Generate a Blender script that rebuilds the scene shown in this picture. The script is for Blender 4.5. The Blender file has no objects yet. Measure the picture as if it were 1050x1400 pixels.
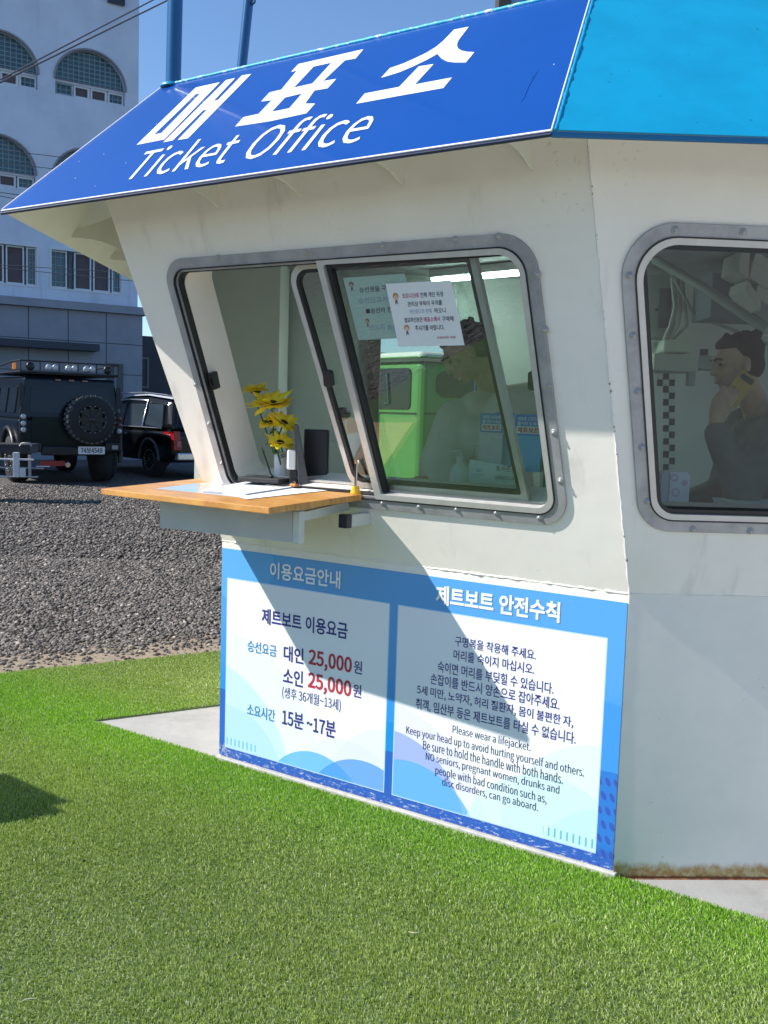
import bpy, bmesh, math, random
import numpy as np
from mathutils import Vector, Matrix
from mathutils.geometry import tessellate_polygon
random.seed(7); rng = np.random.default_rng(7)
R = math.radians
sc = bpy.context.scene; col = sc.collection
Z3 = np.array([0, 0, 1.0])

# ---------------------------------------------------------------- camera
CAM = np.array([0, 0, 1.6]); FPX = 1300.0; PITCH = R(5.83); ROLL = R(1.81)
def cam_axes():
    fwd = np.array([0, math.cos(PITCH), -math.sin(PITCH)]); right = np.array([1.0, 0, 0]); up = np.cross(right, fwd)
    r2 = math.cos(ROLL)*right + math.sin(ROLL)*up; u2 = -math.sin(ROLL)*right + math.cos(ROLL)*up
    return np.array([r2, u2, -fwd]).T
MC = cam_axes()
cd = bpy.data.cameras.new('camera'); cam = bpy.data.objects.new('camera', cd); col.objects.link(cam)
cd.sensor_fit = 'VERTICAL'; cd.sensor_height = 36; cd.lens = FPX/1400*36; cd.clip_start = .05; cd.clip_end = 2000
m = Matrix(((*MC[0], CAM[0]), (*MC[1], CAM[1]), (*MC[2], CAM[2]), (0, 0, 0, 1))); cam.matrix_world = m
sc.camera = cam
def ray(x, y):
    d = MC @ np.array([x-525, -(y-700), -FPX]); return d/np.linalg.norm(d)
def onplane(x, y, P0, n):
    d = ray(x, y); n = np.array(n, float); return CAM + d*((np.array(P0)-CAM) @ n)/(d @ n)
def onz(x, y, z): return onplane(x, y, [0, 0, z], [0, 0, 1])
def ony(x, y, Y): return onplane(x, y, [0, Y, 0], [0, 1, 0])

# ---------------------------------------------------------------- light
SUN_EL = 40.6; SUN_AZ = -94.5      # azimuth from +Y, clockwise towards +X
w = bpy.data.worlds.new('World'); sc.world = w; w.use_nodes = True
nt = w.node_tree; bg = nt.nodes['Background']
sky = nt.nodes.new('ShaderNodeTexSky'); sky.sky_type = 'NISHITA'; sky.sun_disc = False
sky.sun_elevation = R(SUN_EL); sky.sun_rotation = R(SUN_AZ); sky.air_density = 1.0; sky.dust_density = 0; sky.ozone_density = 6.0
nt.links.new(sky.outputs[0], bg.inputs[0]); bg.inputs[1].default_value = .125
sd = bpy.data.lights.new('sun', 'SUN'); sd.energy = 5.0; sd.angle = R(.5); sd.color = (1, .955, .89)
so = bpy.data.objects.new('sun', sd); col.objects.link(so)
SD = Vector((math.sin(R(SUN_AZ))*math.cos(R(SUN_EL)), math.cos(R(SUN_AZ))*math.cos(R(SUN_EL)), math.sin(R(SUN_EL))))
so.rotation_euler = SD.to_track_quat('Z', 'Y').to_euler(); so.location = SD*60
sc.view_settings.view_transform = 'Standard'; sc.view_settings.look = 'None'; sc.view_settings.exposure = .53; sc.view_settings.gamma = 1
sc.view_settings.use_curve_mapping = False
sc.cycles.max_bounces = 10; sc.cycles.transparent_max_bounces = 16; sc.cycles.use_denoising = True

# ---------------------------------------------------------------- helpers: materials
def mat(name, color=(.5, .5, .5), rough=.6, metal=0, spec=.5, coat=0, noise=0, nscale=8, bump=0, bscale=60, emit=None, estr=1, coord='Object', noise2=None):
    m = bpy.data.materials.new(name); m.use_nodes = True; t = m.node_tree; b = t.nodes['Principled BSDF']
    b.inputs['Base Color'].default_value = (*color, 1); b.inputs['Roughness'].default_value = rough; b.inputs['Metallic'].default_value = metal
    b.inputs['Specular IOR Level'].default_value = spec; b.inputs['Coat Weight'].default_value = coat; b.inputs['Coat Roughness'].default_value = .05
    if noise or bump:
        tc = t.nodes.new('ShaderNodeTexCoord')
    if noise:
        n = t.nodes.new('ShaderNodeTexNoise'); n.inputs['Scale'].default_value = nscale; n.inputs['Detail'].default_value = 8; n.inputs['Roughness'].default_value = .65
        t.links.new(tc.outputs[coord], n.inputs[0])
        r = t.nodes.new('ShaderNodeValToRGB'); r.color_ramp.elements[0].position = .3; r.color_ramp.elements[1].position = .7
        c2 = noise2 or tuple(c*(1-noise) for c in color); r.color_ramp.elements[0].color = (*c2, 1); r.color_ramp.elements[1].color = (*color, 1)
        t.links.new(n.outputs[0], r.inputs[0]); t.links.new(r.outputs[0], b.inputs['Base Color'])
    if bump:
        n = t.nodes.new('ShaderNodeTexNoise'); n.inputs['Scale'].default_value = bscale; n.inputs['Detail'].default_value = 5
        t.links.new(tc.outputs[coord], n.inputs[0])
        bp = t.nodes.new('ShaderNodeBump'); bp.inputs['Strength'].default_value = 1; bp.inputs['Distance'].default_value = bump
        t.links.new(n.outputs[0], bp.inputs['Height']); t.links.new(bp.outputs[0], b.inputs['Normal'])
    if emit:
        b.inputs['Emission Color'].default_value = (*emit, 1); b.inputs['Emission Strength'].default_value = estr
    return m
def glass(name, tint=(.8, .88, .85), rough=.0, ior=1.5, refl=1.8):   # one sheet stands for its two faces
    m = bpy.data.materials.new(name); m.use_nodes = True; t = m.node_tree; t.nodes.clear()
    o = t.nodes.new('ShaderNodeOutputMaterial'); mx = t.nodes.new('ShaderNodeMixShader'); tr = t.nodes.new('ShaderNodeBsdfTransparent'); gl = t.nodes.new('ShaderNodeBsdfGlossy'); f = t.nodes.new('ShaderNodeFresnel')
    f.inputs[0].default_value = ior; tr.inputs[0].default_value = (*tint, 1); gl.inputs['Roughness'].default_value = rough
    ge = t.nodes.new('ShaderNodeNewGeometry'); inv = t.nodes.new('ShaderNodeMath'); inv.operation = 'SUBTRACT'; inv.inputs[0].default_value = 1; t.links.new(ge.outputs['Backfacing'], inv.inputs[1])
    ml = t.nodes.new('ShaderNodeMath'); ml.operation = 'MULTIPLY'; t.links.new(f.outputs[0], ml.inputs[0]); t.links.new(inv.outputs[0], ml.inputs[1]); m2 = t.nodes.new('ShaderNodeMath'); m2.operation = 'MULTIPLY'; m2.inputs[1].default_value = refl; m2.use_clamp = True; t.links.new(ml.outputs[0], m2.inputs[0])
    t.links.new(m2.outputs[0], mx.inputs[0]); t.links.new(tr.outputs[0], mx.inputs[1]); t.links.new(gl.outputs[0], mx.inputs[2]); t.links.new(mx.outputs[0], o.inputs[0])
    return m
class NT:     # tiny node-math helper for printed artwork
    def __init__(s, m):
        s.t = m.node_tree; s.tc = s.t.nodes.new('ShaderNodeTexCoord'); s.sep = s.t.nodes.new('ShaderNodeSeparateXYZ'); s.t.links.new(s.tc.outputs['Object'], s.sep.inputs[0])
        s.x = s.sep.outputs[0]; s.y = s.sep.outputs[1]; s.z = s.sep.outputs[2]
    def m(s, op, a, b=0.0, c=None):
        n = s.t.nodes.new('ShaderNodeMath'); n.operation = op
        for i, v in enumerate((a, b) if c is None else (a, b, c)):
            if isinstance(v, (int, float)): n.inputs[i].default_value = v
            else: s.t.links.new(v, n.inputs[i])
        return n.outputs[0]
    def mix(s, f, a, b):
        n = s.t.nodes.new('ShaderNodeMix'); n.data_type = 'RGBA'
        for k, v in ((0, f), (6, a), (7, b)):
            if isinstance(v, (int, float)): n.inputs[k].default_value = v
            elif isinstance(v, tuple): n.inputs[k].default_value = (*v, 1)
            else: s.t.links.new(v, n.inputs[k])
        return n.outputs[2]
    def noise(s, scale, detail=4, rough=.6, stretch=None):
        n = s.t.nodes.new('ShaderNodeTexNoise'); n.inputs['Scale'].default_value = scale; n.inputs['Detail'].default_value = detail; n.inputs['Roughness'].default_value = rough
        src = s.tc.outputs['Object']
        if stretch:
            mp = s.t.nodes.new('ShaderNodeMapping'); mp.inputs['Scale'].default_value = stretch; s.t.links.new(src, mp.inputs[0]); src = mp.outputs[0]
        s.t.links.new(src, n.inputs[0]); return n.outputs[0]
    def ss(s, v, a, b):
        n = s.t.nodes.new('ShaderNodeMapRange'); n.interpolation_type = 'SMOOTHSTEP'; n.inputs[1].default_value = a; n.inputs[2].default_value = b; s.t.links.new(v, n.inputs[0]); return n.outputs[0]

# ---------------------------------------------------------------- helpers: geometry
class Pl:     # a plane in space: O origin, ex right, ey up, n outward
    def __init__(s, O, ex, ey):
        s.O = np.array(O, float); s.ex = np.array(ex, float); s.ey = np.array(ey, float); s.ex /= np.linalg.norm(s.ex); s.ey /= np.linalg.norm(s.ey); s.n = np.cross(s.ex, s.ey)
    def pt(s, a, b, d=0): return s.O + a*s.ex + b*s.ey + d*s.n
    def px(s, x, y, d=0):
        P = onplane(x, y, s.O + s.n*d, s.n) - s.O; return np.array([P @ s.ex, P @ s.ey])
    def mat(s, a=0, b=0, d=0):
        P = s.pt(a, b, d); return Matrix(((s.ex[0], s.ey[0], s.n[0], P[0]), (s.ex[1], s.ey[1], s.n[1], P[1]), (s.ex[2], s.ey[2], s.n[2], P[2]), (0, 0, 0, 1)))
LOC = Pl((0, 0, 0), (1, 0, 0), (0, 1, 0))
def wpos(o):
    p = np.array(o.location, float)
    while o.parent: o = o.parent; p += np.array(o.location)
    return p
class MB:
    def __init__(s): s.v = []; s.f = []; s.sm = []
    def add(s, vs, fs, smooth=False):
        k = len(s.v); s.v += [tuple(float(c) for c in v) for v in vs]; s.f += [tuple(i+k for i in f) for f in fs]; s.sm += [smooth]*len(fs); return s
    def box(s, lo, hi, pl=LOC):
        P = [pl.pt(x, y, z) for x in (lo[0], hi[0]) for y in (lo[1], hi[1]) for z in (lo[2], hi[2])]
        return s.add(P, [(0, 1, 3, 2), (4, 6, 7, 5), (0, 4, 5, 1), (2, 3, 7, 6), (0, 2, 6, 4), (1, 5, 7, 3)])
    def hexa(s, bot, top):        # 4 bottom points and 4 top points
        n = len(bot); return s.add(list(bot)+list(top), [tuple(range(n))[::-1], tuple(range(n, 2*n))]+[(i, (i+1) % n, n+(i+1) % n, n+i) for i in range(n)])
    def plate(s, pl, outer, holes=(), d0=-.01, d1=0.0, smooth=False):
        loops = [outer]+list(holes); pts = [p for l in loops for p in l]
        tri = tessellate_polygon([[Vector((p[0], p[1], 0)) for p in l] for l in loops]); n = len(pts)
        vs = [pl.pt(p[0], p[1], d1) for p in pts]+[pl.pt(p[0], p[1], d0) for p in pts]; fs = []
        for a, b, c in tri:
            A, B, C = pts[a], pts[b], pts[c]; cr = (B[0]-A[0])*(C[1]-A[1])-(B[1]-A[1])*(C[0]-A[0])
            if abs(cr) < 1e-12: continue
            if cr < 0: b, c = c, b
            fs += [(a, b, c), (n+a, n+c, n+b)]
        s.add(vs, fs); k = 0
        base = len(s.v)-2*n
        for l in loops:
            L = len(l); q = [(base+k+i, base+k+(i+1) % L, base+n+k+(i+1) % L, base+n+k+i) for i in range(L)]
            s.f += q; s.sm += [smooth]*L; k += L
        return s
    def tube(s, pts, r, n=10, cap=True):
        pts = [np.array(p, float) for p in pts]; rs = r if isinstance(r, (list, tuple)) else [r]*len(pts); vs = []
        prev = None
        for i, p in enumerate(pts):
            d = pts[min(i+1, len(pts)-1)]-pts[max(i-1, 0)]; d /= (np.linalg.norm(d)+1e-12)
            if prev is None:
                a = np.cross(d, [0, 0, 1.0]);
                if np.linalg.norm(a) < .1: a = np.cross(d, [1.0, 0, 0])
            else: a = prev - d*(prev @ d)
            a /= np.linalg.norm(a); prev = a; b = np.cross(d, a)
            vs += [p+rs[i]*(math.cos(2*math.pi*k/n)*a+math.sin(2*math.pi*k/n)*b) for k in range(n)]
        fs = [(i*n+k, i*n+(k+1) % n, (i+1)*n+(k+1) % n, (i+1)*n+k) for i in range(len(pts)-1) for k in range(n)]
        s.add(vs, fs, True)
        if cap: s.add(vs[:n], [tuple(range(n))[::-1]]); s.add(vs[-n:], [tuple(range(n))])
        return s
    def lathe(s, prof, pl=LOC, n=24, c=(0, 0)):   # prof: (r, h) along the plane normal
        vs = [pl.pt(c[0]+r*math.cos(2*math.pi*k/n), c[1]+r*math.sin(2*math.pi*k/n), h) for r, h in prof for k in range(n)]
        return s.add(vs, [(i*n+k, i*n+(k+1) % n, (i+1)*n+(k+1) % n, (i+1)*n+k) for i in range(len(prof)-1) for k in range(n)], True)
    def ball(s, c, r, n=12, m=8):
        rr = (r, r, r) if isinstance(r, (int, float)) else r
        vs = [(c[0]+rr[0]*math.sin(math.pi*i/m)*math.cos(2*math.pi*k/n), c[1]+rr[1]*math.sin(math.pi*i/m)*math.sin(2*math.pi*k/n), c[2]+rr[2]*math.cos(math.pi*i/m)) for i in range(m+1) for k in range(n)]
        return s.add(vs, [(i*n+k, (i+1)*n+k, (i+1)*n+(k+1) % n, i*n+(k+1) % n) for i in range(m) for k in range(n)], True)
    def mesh(s, name, off=None):
        me = bpy.data.meshes.new(name); V = s.v if off is None else [(a-off[0], b-off[1], c-off[2]) for a, b, c in s.v]
        me.from_pydata(V, [], s.f); me.polygons.foreach_set('use_smooth', s.sm); me.validate(); me.update(); return me
    def build(s, name, material, parent=None, world=False, bev=0, fix=True, seg=2):
        off = wpos(parent) if (world and parent) else None
        me = s.mesh(name, off)
        if fix:
            b = bmesh.new(); b.from_mesh(me); bmesh.ops.recalc_face_normals(b, faces=b.faces); b.to_mesh(me); b.free()
        me.materials.append(material); o = bpy.data.objects.new(name, me); col.objects.link(o)
        if parent: o.parent = parent
        if bev:
            bm = o.modifiers.new('bevel', 'BEVEL'); bm.width = bev; bm.segments = seg; bm.limit_method = 'ANGLE'; bm.angle_limit = R(40)
        return o
def inst(me, name, parent, loc, rot=None):
    o = bpy.data.objects.new(name, me); col.objects.link(o); o.parent = parent; o.location = loc
    if rot is not None: o.rotation_euler = rot
    return o
def tag(o, label=None, cat=None, group=None, kind=None):
    if label: o['label'] = label
    if cat: o['category'] = cat
    if group: o['group'] = group
    if kind: o['kind'] = kind
    return o
def thing(name, loc, label, cat, group=None, rz=0):
    o = bpy.data.objects.new(name, None); col.objects.link(o); o.location = [float(c) for c in loc]; o.rotation_euler = (0, 0, rz); o.empty_display_size = .1
    return tag(o, label, cat, group)
def copy_tree(o, parent=None):
    c = o.copy(); col.objects.link(c); c.parent = parent
    for ch in list(o.children): copy_tree(ch, c)
    return c
def rpoly(pts, r, n=7):      # rounded polygon
    out = []; N = len(pts); rr = r if isinstance(r, (list, tuple)) else [r]*N
    for i in range(N):
        p = np.array(pts[i], float); a = np.array(pts[i-1], float)-p; b = np.array(pts[(i+1) % N], float)-p
        la, lb = np.linalg.norm(a), np.linalg.norm(b); a /= la; b /= lb
        if rr[i] < 1e-6: out.append(tuple(p)); continue
        th = math.acos(max(-1, min(1, a @ b))); d = rr[i]/math.tan(th/2); c = p+(a+b)/np.linalg.norm(a+b)*rr[i]/math.sin(th/2)
        s0 = p+a*d-c; e0 = p+b*d-c; a0 = math.atan2(s0[1], s0[0]); a1 = math.atan2(e0[1], e0[0]); da = (a1-a0+math.pi) % (2*math.pi)-math.pi
        out += [(c[0]+rr[i]*math.cos(a0+da*k/n), c[1]+rr[i]*math.sin(a0+da*k/n)) for k in range(n+1)]
    return out
def inset(pts, d):
    N = len(pts); P = [np.array(p, float) for p in pts]; area = sum(P[i][0]*P[(i+1) % N][1]-P[(i+1) % N][0]*P[i][1] for i in range(N)); sg = 1 if area > 0 else -1; L = []
    for i in range(N):
        e = P[(i+1) % N]-P[i]; e /= np.linalg.norm(e); nn = np.array([-e[1], e[0]])*sg; L.append((P[i]+nn*d, e))
    out = []
    for i in range(N):
        p, e = L[i-1]; q, g = L[i]; A = np.array([e, -g]).T; t = np.linalg.solve(A, q-p); out.append(tuple(p+e*t[0]))
    return out
def _font():
    try:
        import os
        return bpy.data.fonts.load(os.path.join(bpy.utils.system_resource('DATAFILES'), 'fonts', 'Noto Sans CJK Regular.woff2'))
    except Exception: return None
FONT = _font()
def text_data(s, bold=0):
    cu = bpy.data.curves.new('t', 'FONT')
    if FONT and any(33 < ord(c) < 127 and c not in '.,()' for c in s): cu.font = FONT; bold *= .35
    cu.body = s; cu.size = 1; cu.offset = bold; cu.resolution_u = 3; cu.fill_mode = 'FRONT'
    o = bpy.data.objects.new('t', cu); col.objects.link(o); dg = bpy.context.evaluated_depsgraph_get(); dg.update()
    me = bpy.data.meshes.new_from_object(o.evaluated_get(dg)); v = np.array([tuple(a.co)[:2] for a in me.vertices]); f = [tuple(p.vertices) for p in me.polygons]
    bpy.data.objects.remove(o); bpy.data.curves.remove(cu); bpy.data.meshes.remove(me)
    return v, f
def put_text(s, pl, c, wd, ht, material, parent, d=.0015, bold=0, world=True, quad=None, shear=0, name='lettering', local=False):
    """centre c, width wd and height ht (any may follow the other) in plane coordinates"""
    v, f = text_data(s, bold); lo = v.min(0); hi = v.max(0); sz = hi-lo; u = (v-lo)/sz-.5
    if ht is None: ht = wd*sz[1]/sz[0]
    if wd is None: wd = ht*sz[0]/sz[1]
    mb = MB(); P = [pl.pt(c[0]+a*wd+shear*b*ht, c[1]+b*ht, d) for a, b in u]
    mb.add(P, f); return mb.build(name, material, parent, world=world, fix=False)

# ================================================================ materials
def hut_paint():
    m = mat('white_hull_paint', (.78, .74, .68), .38, bump=.0012, bscale=16); t = NT(m); b = m.node_tree.nodes['Principled BSDF']
    n1 = t.noise(3.0, 6, .7); n2 = t.noise(26, 5, .7); n3 = t.noise(9, 5, .6, (1, 1, .12))
    c = t.mix(t.ss(n1, .35, .75), (.84, .795, .715), (.79, .745, .665)); c = t.mix(t.m('MULTIPLY', t.ss(n3, .56, .75), .5), c, (.56, .53, .47))
    c = t.mix(t.m('MULTIPLY', t.ss(n2, .70, .74), .6), c, (.22, .2, .17)); c = t.mix(t.m('MULTIPLY', t.m('MULTIPLY', t.ss(t.noise(60, 3, .5), .60, .66), t.ss(t.noise(2.1, 3, .5), .60, .68)), .3), c, (.40, .29, .17)); m.node_tree.links.new(c, b.inputs['Base Color']); return m
M_HUT = hut_paint()
def rust_wall():
    m = mat('hull_paint_rusting_foot', (.7, .7, .66), .5, bump=.0002, bscale=30); t = NT(m); b = m.node_tree.nodes['Principled BSDF']
    n = t.noise(7, 6, .7, (1, 1, .35)); nb = t.noise(40, 5, .7); sp = t.noise(55, 3, .5)
    h = t.m('SUBTRACT', t.z, t.m('MULTIPLY', n, .10)); f = t.ss(h, .012, -.022)
    c = t.mix(t.ss(t.noise(4, 6, .7), .3, .8), (.79, .755, .685), (.72, .69, .63)); c = t.mix(t.m('MULTIPLY', t.ss(sp, .73, .77), .45), c, (.18, .15, .1))
    rc = t.mix(t.ss(nb, .4, .62), (.36, .20, .06), (.50, .40, .20)); c = t.mix(f, c, rc)
    hh = t.ss(t.m('ADD', t.z, t.m('MULTIPLY', nb, .012)), .018, .009); c = t.mix(hh, c, (.13, .04, .012)); m.node_tree.links.new(c, b.inputs['Base Color']); return m
M_RUST = rust_wall()
M_CREAM = mat('cream_soffit_paint', (.74, .735, .62), .5, noise=.1, nscale=4, bump=.0006, bscale=30)
M_INT = mat('interior_pale_green_wall', (.80, .83, .74), .5, noise=.08, nscale=3)
M_INT2 = mat('interior_grey_panel', (.55, .58, .54), .55, noise=.1, nscale=3)
M_DARKINT = mat('interior_grey_ceiling', (.55, .56, .56), .7, noise=.3, nscale=5)
M_STONEINT = mat('dark_fabric_backdrop', (.06, .07, .08), .8, noise=.5, nscale=6)
M_BLUE = mat('blue_vinyl_film', (.002, .062, .30), .3, spec=.3, coat=.18, noise=.12, nscale=1.6)
def cyan_paint():
    m = mat('sky_blue_brushed_paint', (.0, .30, .66), .38, bump=.0008, bscale=9); t = NT(m); b = m.node_tree.nodes['Principled BSDF']
    c = t.mix(t.ss(t.noise(5, 5, .6), .3, .75), (.0, .285, .50), (.0, .24, .43)); c = t.mix(t.m('MULTIPLY', t.ss(t.noise(60, 3, .5), .72, .75), .7), c, (.02, .05, .1)); m.node_tree.links.new(c, b.inputs['Base Color']); return m
M_CYAN = cyan_paint()
def peel():
    m = mat('peeling_cyan_edge_paint', (.02, .45, .7), .5, bump=.002, bscale=80); t = NT(m); b = m.node_tree.nodes['Principled BSDF']
    c = t.mix(t.ss(t.noise(38, 5, .7), .56, .60), (.02, .42, .68), (.75, .76, .74)); m.node_tree.links.new(c, b.inputs['Base Color']); return m
M_PEEL = peel()
M_WHITE = mat('white_vinyl_lettering', (.82, .83, .85), .35)
M_NAVY = mat('navy_edge', (.02, .03, .07), .5)
M_ALU = mat('weathered_aluminium', (.43, .425, .43), .48, metal=.35, noise=.35, nscale=11, bump=.0008, bscale=45)
M_ALU2 = mat('clean_aluminium_ring', (.60, .58, .545), .42, metal=.4, noise=.15, nscale=20)
M_GASK = mat('black_rubber_gasket', (.012, .013, .014), .45)
M_BOLT = mat('rivet_metal', (.38, .38, .38), .45, metal=.4)
M_GLASS = glass('window_glass', (.86, .91, .89), ior=1.5, refl=3.2); M_GLASS2 = glass('side_window_glass', (.78, .84, .82), ior=1.5, refl=1.1)
M_BLK = mat('black_plastic', (.015, .016, .018), .4); M_BLK2 = mat('matte_black', (.02, .021, .024), .7)
M_WHT = mat('white_plastic', (.8, .8, .78), .4); M_PAPER = mat('white_paper', (.82, .84, .86), .7)
M_YEL = mat('yellow_plastic', (.80, .47, .02), .4)
M_INK = mat('dark_ink', (.03, .035, .08), .5); M_INKR = mat('red_ink', (.45, .03, .05), .5); M_INKB = mat('blue_ink', (.03, .22, .5), .5); M_INKN = mat('navy_ink', (.035, .03, .20), .5); M_INKP = mat('faded_violet_ink', (.38, .42, .6), .5); M_INKK = mat('maroon_ink', (.40, .05, .12), .5)
def wood():
    m = mat('varnished_wood', (.6, .3, .09), .42, coat=.12); t = NT(m); b = m.node_tree.nodes['Principled BSDF']
    g = t.noise(9, 6, .65, (1, 9, 1)); g2 = t.noise(2.2, 3, .5, (1, 3, 1)); c = t.mix(t.ss(g, .35, .68), (.66, .33, .085), (.42, .17, .04)); c = t.mix(t.m('MULTIPLY', t.ss(g2, .4, .7), .5), c, (.76, .42, .12)); m.node_tree.links.new(c, b.inputs['Base Color']); return m
M_WOOD = wood(); M_WOOD2 = M_WOOD.copy(); M_WOOD2.name = 'varnished_wood_edge'
M_LAM = mat('grey_steel_box', (.42, .44, .41), .5, noise=.15, nscale=12)

# ================================================================ hut frame of reference
tF = R(32.9); uF = np.array([-math.cos(tF), math.sin(tF), 0]); nF = np.array([-math.sin(tF), -math.cos(tF), 0]); eR = -uF
C0 = onz(838, 1200, 0); ZS = 1.017; WF = 1.87; LEAN = R(18)
L0 = C0+uF*WF
FL = Pl(L0, eR, Z3)                                           # lower front wall
vF = math.cos(LEAN)*Z3+math.sin(LEAN)*nF
FU = Pl(L0+Z3*ZS, eR, vF)                                     # upper, leaning front wall
K0 = C0+Z3*ZS; K1 = onplane(803, 183, K0, FU.n)
X1 = np.array([math.cos(R(3)), math.sin(R(3)), 0])
nRl = np.cross(X1, K1-K0); nRl /= np.linalg.norm(nRl)
RU = Pl(K0, X1, np.cross(nRl, X1)); RL = Pl(C0, X1, Z3)
J1 = onplane(145, 275, K0, FU.n); Y1 = np.array([0, -1.0, 0])
J0 = L0+Z3*ZS
nLl = np.cross(Y1, J1-J0); nLl /= np.linalg.norm(nLl); 
LU = Pl(J0, Y1, np.cross(nLl, Y1)); LL = Pl(L0, Y1, Z3)
YB = 5.9; XR = 2.9; ZT = 2.54
def seam(P0, P1, z): return P0+(P1-P0)*(z-P0[2])/(P1[2]-P0[2])
Kt = seam(K0, K1, ZT); Jt = seam(J0, J1, ZT)

hut = thing('ticket_office', (L0+C0)/2, 'white ship-wheelhouse ticket hut with blue canopy, leaning window walls and wooden shelf', 'ticket booth')
def part(mb, name, material, parent=None, **k): return mb.build(name, material, parent or hut, world=True, **k)
TH = .045
# ---- window outlines
FW = [(.005, 1.236), (1.628, 1.226), (1.672, .232), (.088, .228)]
RW = [(-.196, 1.218), (1.02, 1.218), (1.05, .233), (.001, .233)]
FW_R = [.10, .13, .10, .10]; RW_R = [.15, .14, .12, .125]
f_hole = rpoly(inset(FW, .03), [.08, .11, .08, .08]); r_hole = rpoly(inset(RW, .03), [.1]*4)
def poly2(pl, pts): return [tuple(((np.array(p)-pl.O) @ pl.ex, (np.array(p)-pl.O) @ pl.ey)) for p in pts]
part(MB().plate(FL, [(0, 0), (WF, 0), (WF, ZS), (0, ZS)], (), -TH, 0), 'front_lower_wall', M_HUT)
part(MB().plate(FU, poly2(FU, [J0, K0, Kt, Jt]), [f_hole], -TH, 0), 'front_upper_wall', M_HUT)
part(MB().plate(RL, [(0, .0), (XR-C0[0], .0), (XR-C0[0], ZS), (0, ZS)], (), -TH, 0), 'side_lower_wall', M_RUST)
RTOP = (Kt-K0) @ RU.ey
part(MB().plate(RU, [(0, 0), (XR-K0[0], 0), (XR-K0[0], RTOP), ((Kt-K0) @ RU.ex, RTOP)], [r_hole, rpoly([(1.17, 1.2), (1.98, 1.2), (1.98, .24), (1.17, .24)], .09)], -TH, 0), 'side_upper_wall', M_HUT)
# left walls (plane right axis is -Y: s runs from the back (negative) to the front (0))
DL = YB-L0[1]
part(MB().plate(LL, [(-DL, 0), (0, 0), (0, ZS), (-DL, ZS)], (), -TH, 0), 'end_lower_wall', M_HUT)
LTOP = (Jt-J0) @ LU.ey
part(MB().plate(LU, [(-DL, 0), (0, 0), ((Jt-J0) @ LU.ex, LTOP), (-DL, LTOP)], (), -TH, 0), 'end_upper_wall', M_HUT)
# weld bead along the seam between lower and upper walls, and along the corners
def bead(P, Q, r, n, material=None, name='weld_bead'):
    pts = [P+(Q-P)*i/n+np.array([rng.normal()*r*.25 for _ in range(3)]) for i in range(n+1)]
    part(MB().tube(pts, [r*(1+.3*rng.normal()) for _ in pts], 6), name, material or M_HUT)
bead(J0, K0, .0042, 120); bead(K0, K0+X1*1.6, .003, 50); M_CHIP = mat('chipped_edge_paint', (.8, .77, .7), .5); _t = NT(M_CHIP); M_CHIP.node_tree.links.new(_t.mix(_t.ss(_t.noise(34, 6, .75), .59, .63), (.80, .765, .71), (.20, .15, .11)), M_CHIP.node_tree.nodes['Principled BSDF'].inputs['Base Color'])
bead(K0, Kt, .0035, 90, M_CHIP); part(MB().tube([C0+Z3*.03, K0], .0012, 6), 'weld_bead', M_CHIP); bead(RU.pt(-.11, .765, 0), RU.pt(-.145, .765, 0), .0012, 6)
# base rail under the front wall and rusted skirt edge under the side wall
part(MB().box((-.01, -.012, -.02), (WF+.012, .022, .016), FL), 'base_rail', mat('scuffed_rail_paint', (.60, .575, .53), .6, noise=.35, nscale=25), bev=.003)
def rustm():
    m = mat('rusted_steel_edge', (.22, .08, .02), .8, bump=.003, bscale=60); t = NT(m); b = m.node_tree.nodes['Principled BSDF']
    c = t.mix(t.ss(t.noise(30, 5, .7), .4, .62), (.30, .11, .03), (.07, .03, .02)); m.node_tree.links.new(c, b.inputs['Base Color']); return m
M_RUSTE = rustm()
part(MB().box((.0, -.012, -.03), (XR-C0[0], -.001, .004), RL), 'rusted_skirt_edge', M_RUSTE, bev=.003)
# back wall with an opening, floor, ceiling
BW = Pl((0, YB, 0), (1, 0, 0), (0, 0, 1))      # seen from inside, n points to -Y
bx0 = BW.px(518, 560)[0]; bx1 = BW.px(668, 560)[0]
part(MB().plate(BW, [(L0[0]+.03, 0), (XR, 0), (XR, ZT), (Jt[0]+.03, ZT), (L0[0]+.03, ZS)], [[(bx0, .9), (bx1, .9), (bx1, 2.12), (bx0, 2.12)]], -.06, 0), 'back_wall', M_INT2)
M_BROWN = mat('brown_door_jamb', (.07, .045, .03), .6, noise=.2)
part(MB().box((bx0-.075, .9, -.03), (bx0-.002, 2.14, .04), BW), 'opening_jamb', M_BROWN)
part(MB().box((bx0, 2.122, -.03), (bx1, 2.18, .04), BW), 'opening_lintel', M_BROWN)
part(MB().add([(L0[0], L0[1], .14), (C0[0], C0[1]+.05, .14), (XR, C0[1]+.05, .14), (XR, YB, .14), (L0[0], YB, .14)], [(0, 1, 2, 3, 4)]).add([(L0[0], L0[1], .02), (C0[0], C0[1]+.05, .02), (XR, C0[1]+.05, .02), (XR, YB, .02), (L0[0], YB, .02)], [(4, 3, 2, 1, 0)]), 'hut_floor', mat('grey_floor', (.3, .3, .3), .7))
cp = [Jt+np.array([.06, .05, 0]), Kt+np.array([0, .06, 0]), np.array([XR, Kt[1]+.06, ZT]), np.array([XR, YB, ZT]), np.array([Jt[0]+.06, YB, ZT])]
part(MB().hexa([p-Z3*.09 for p in cp], [p-Z3*.05 for p in cp]), 'hut_ceiling', M_DARKINT)
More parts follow.
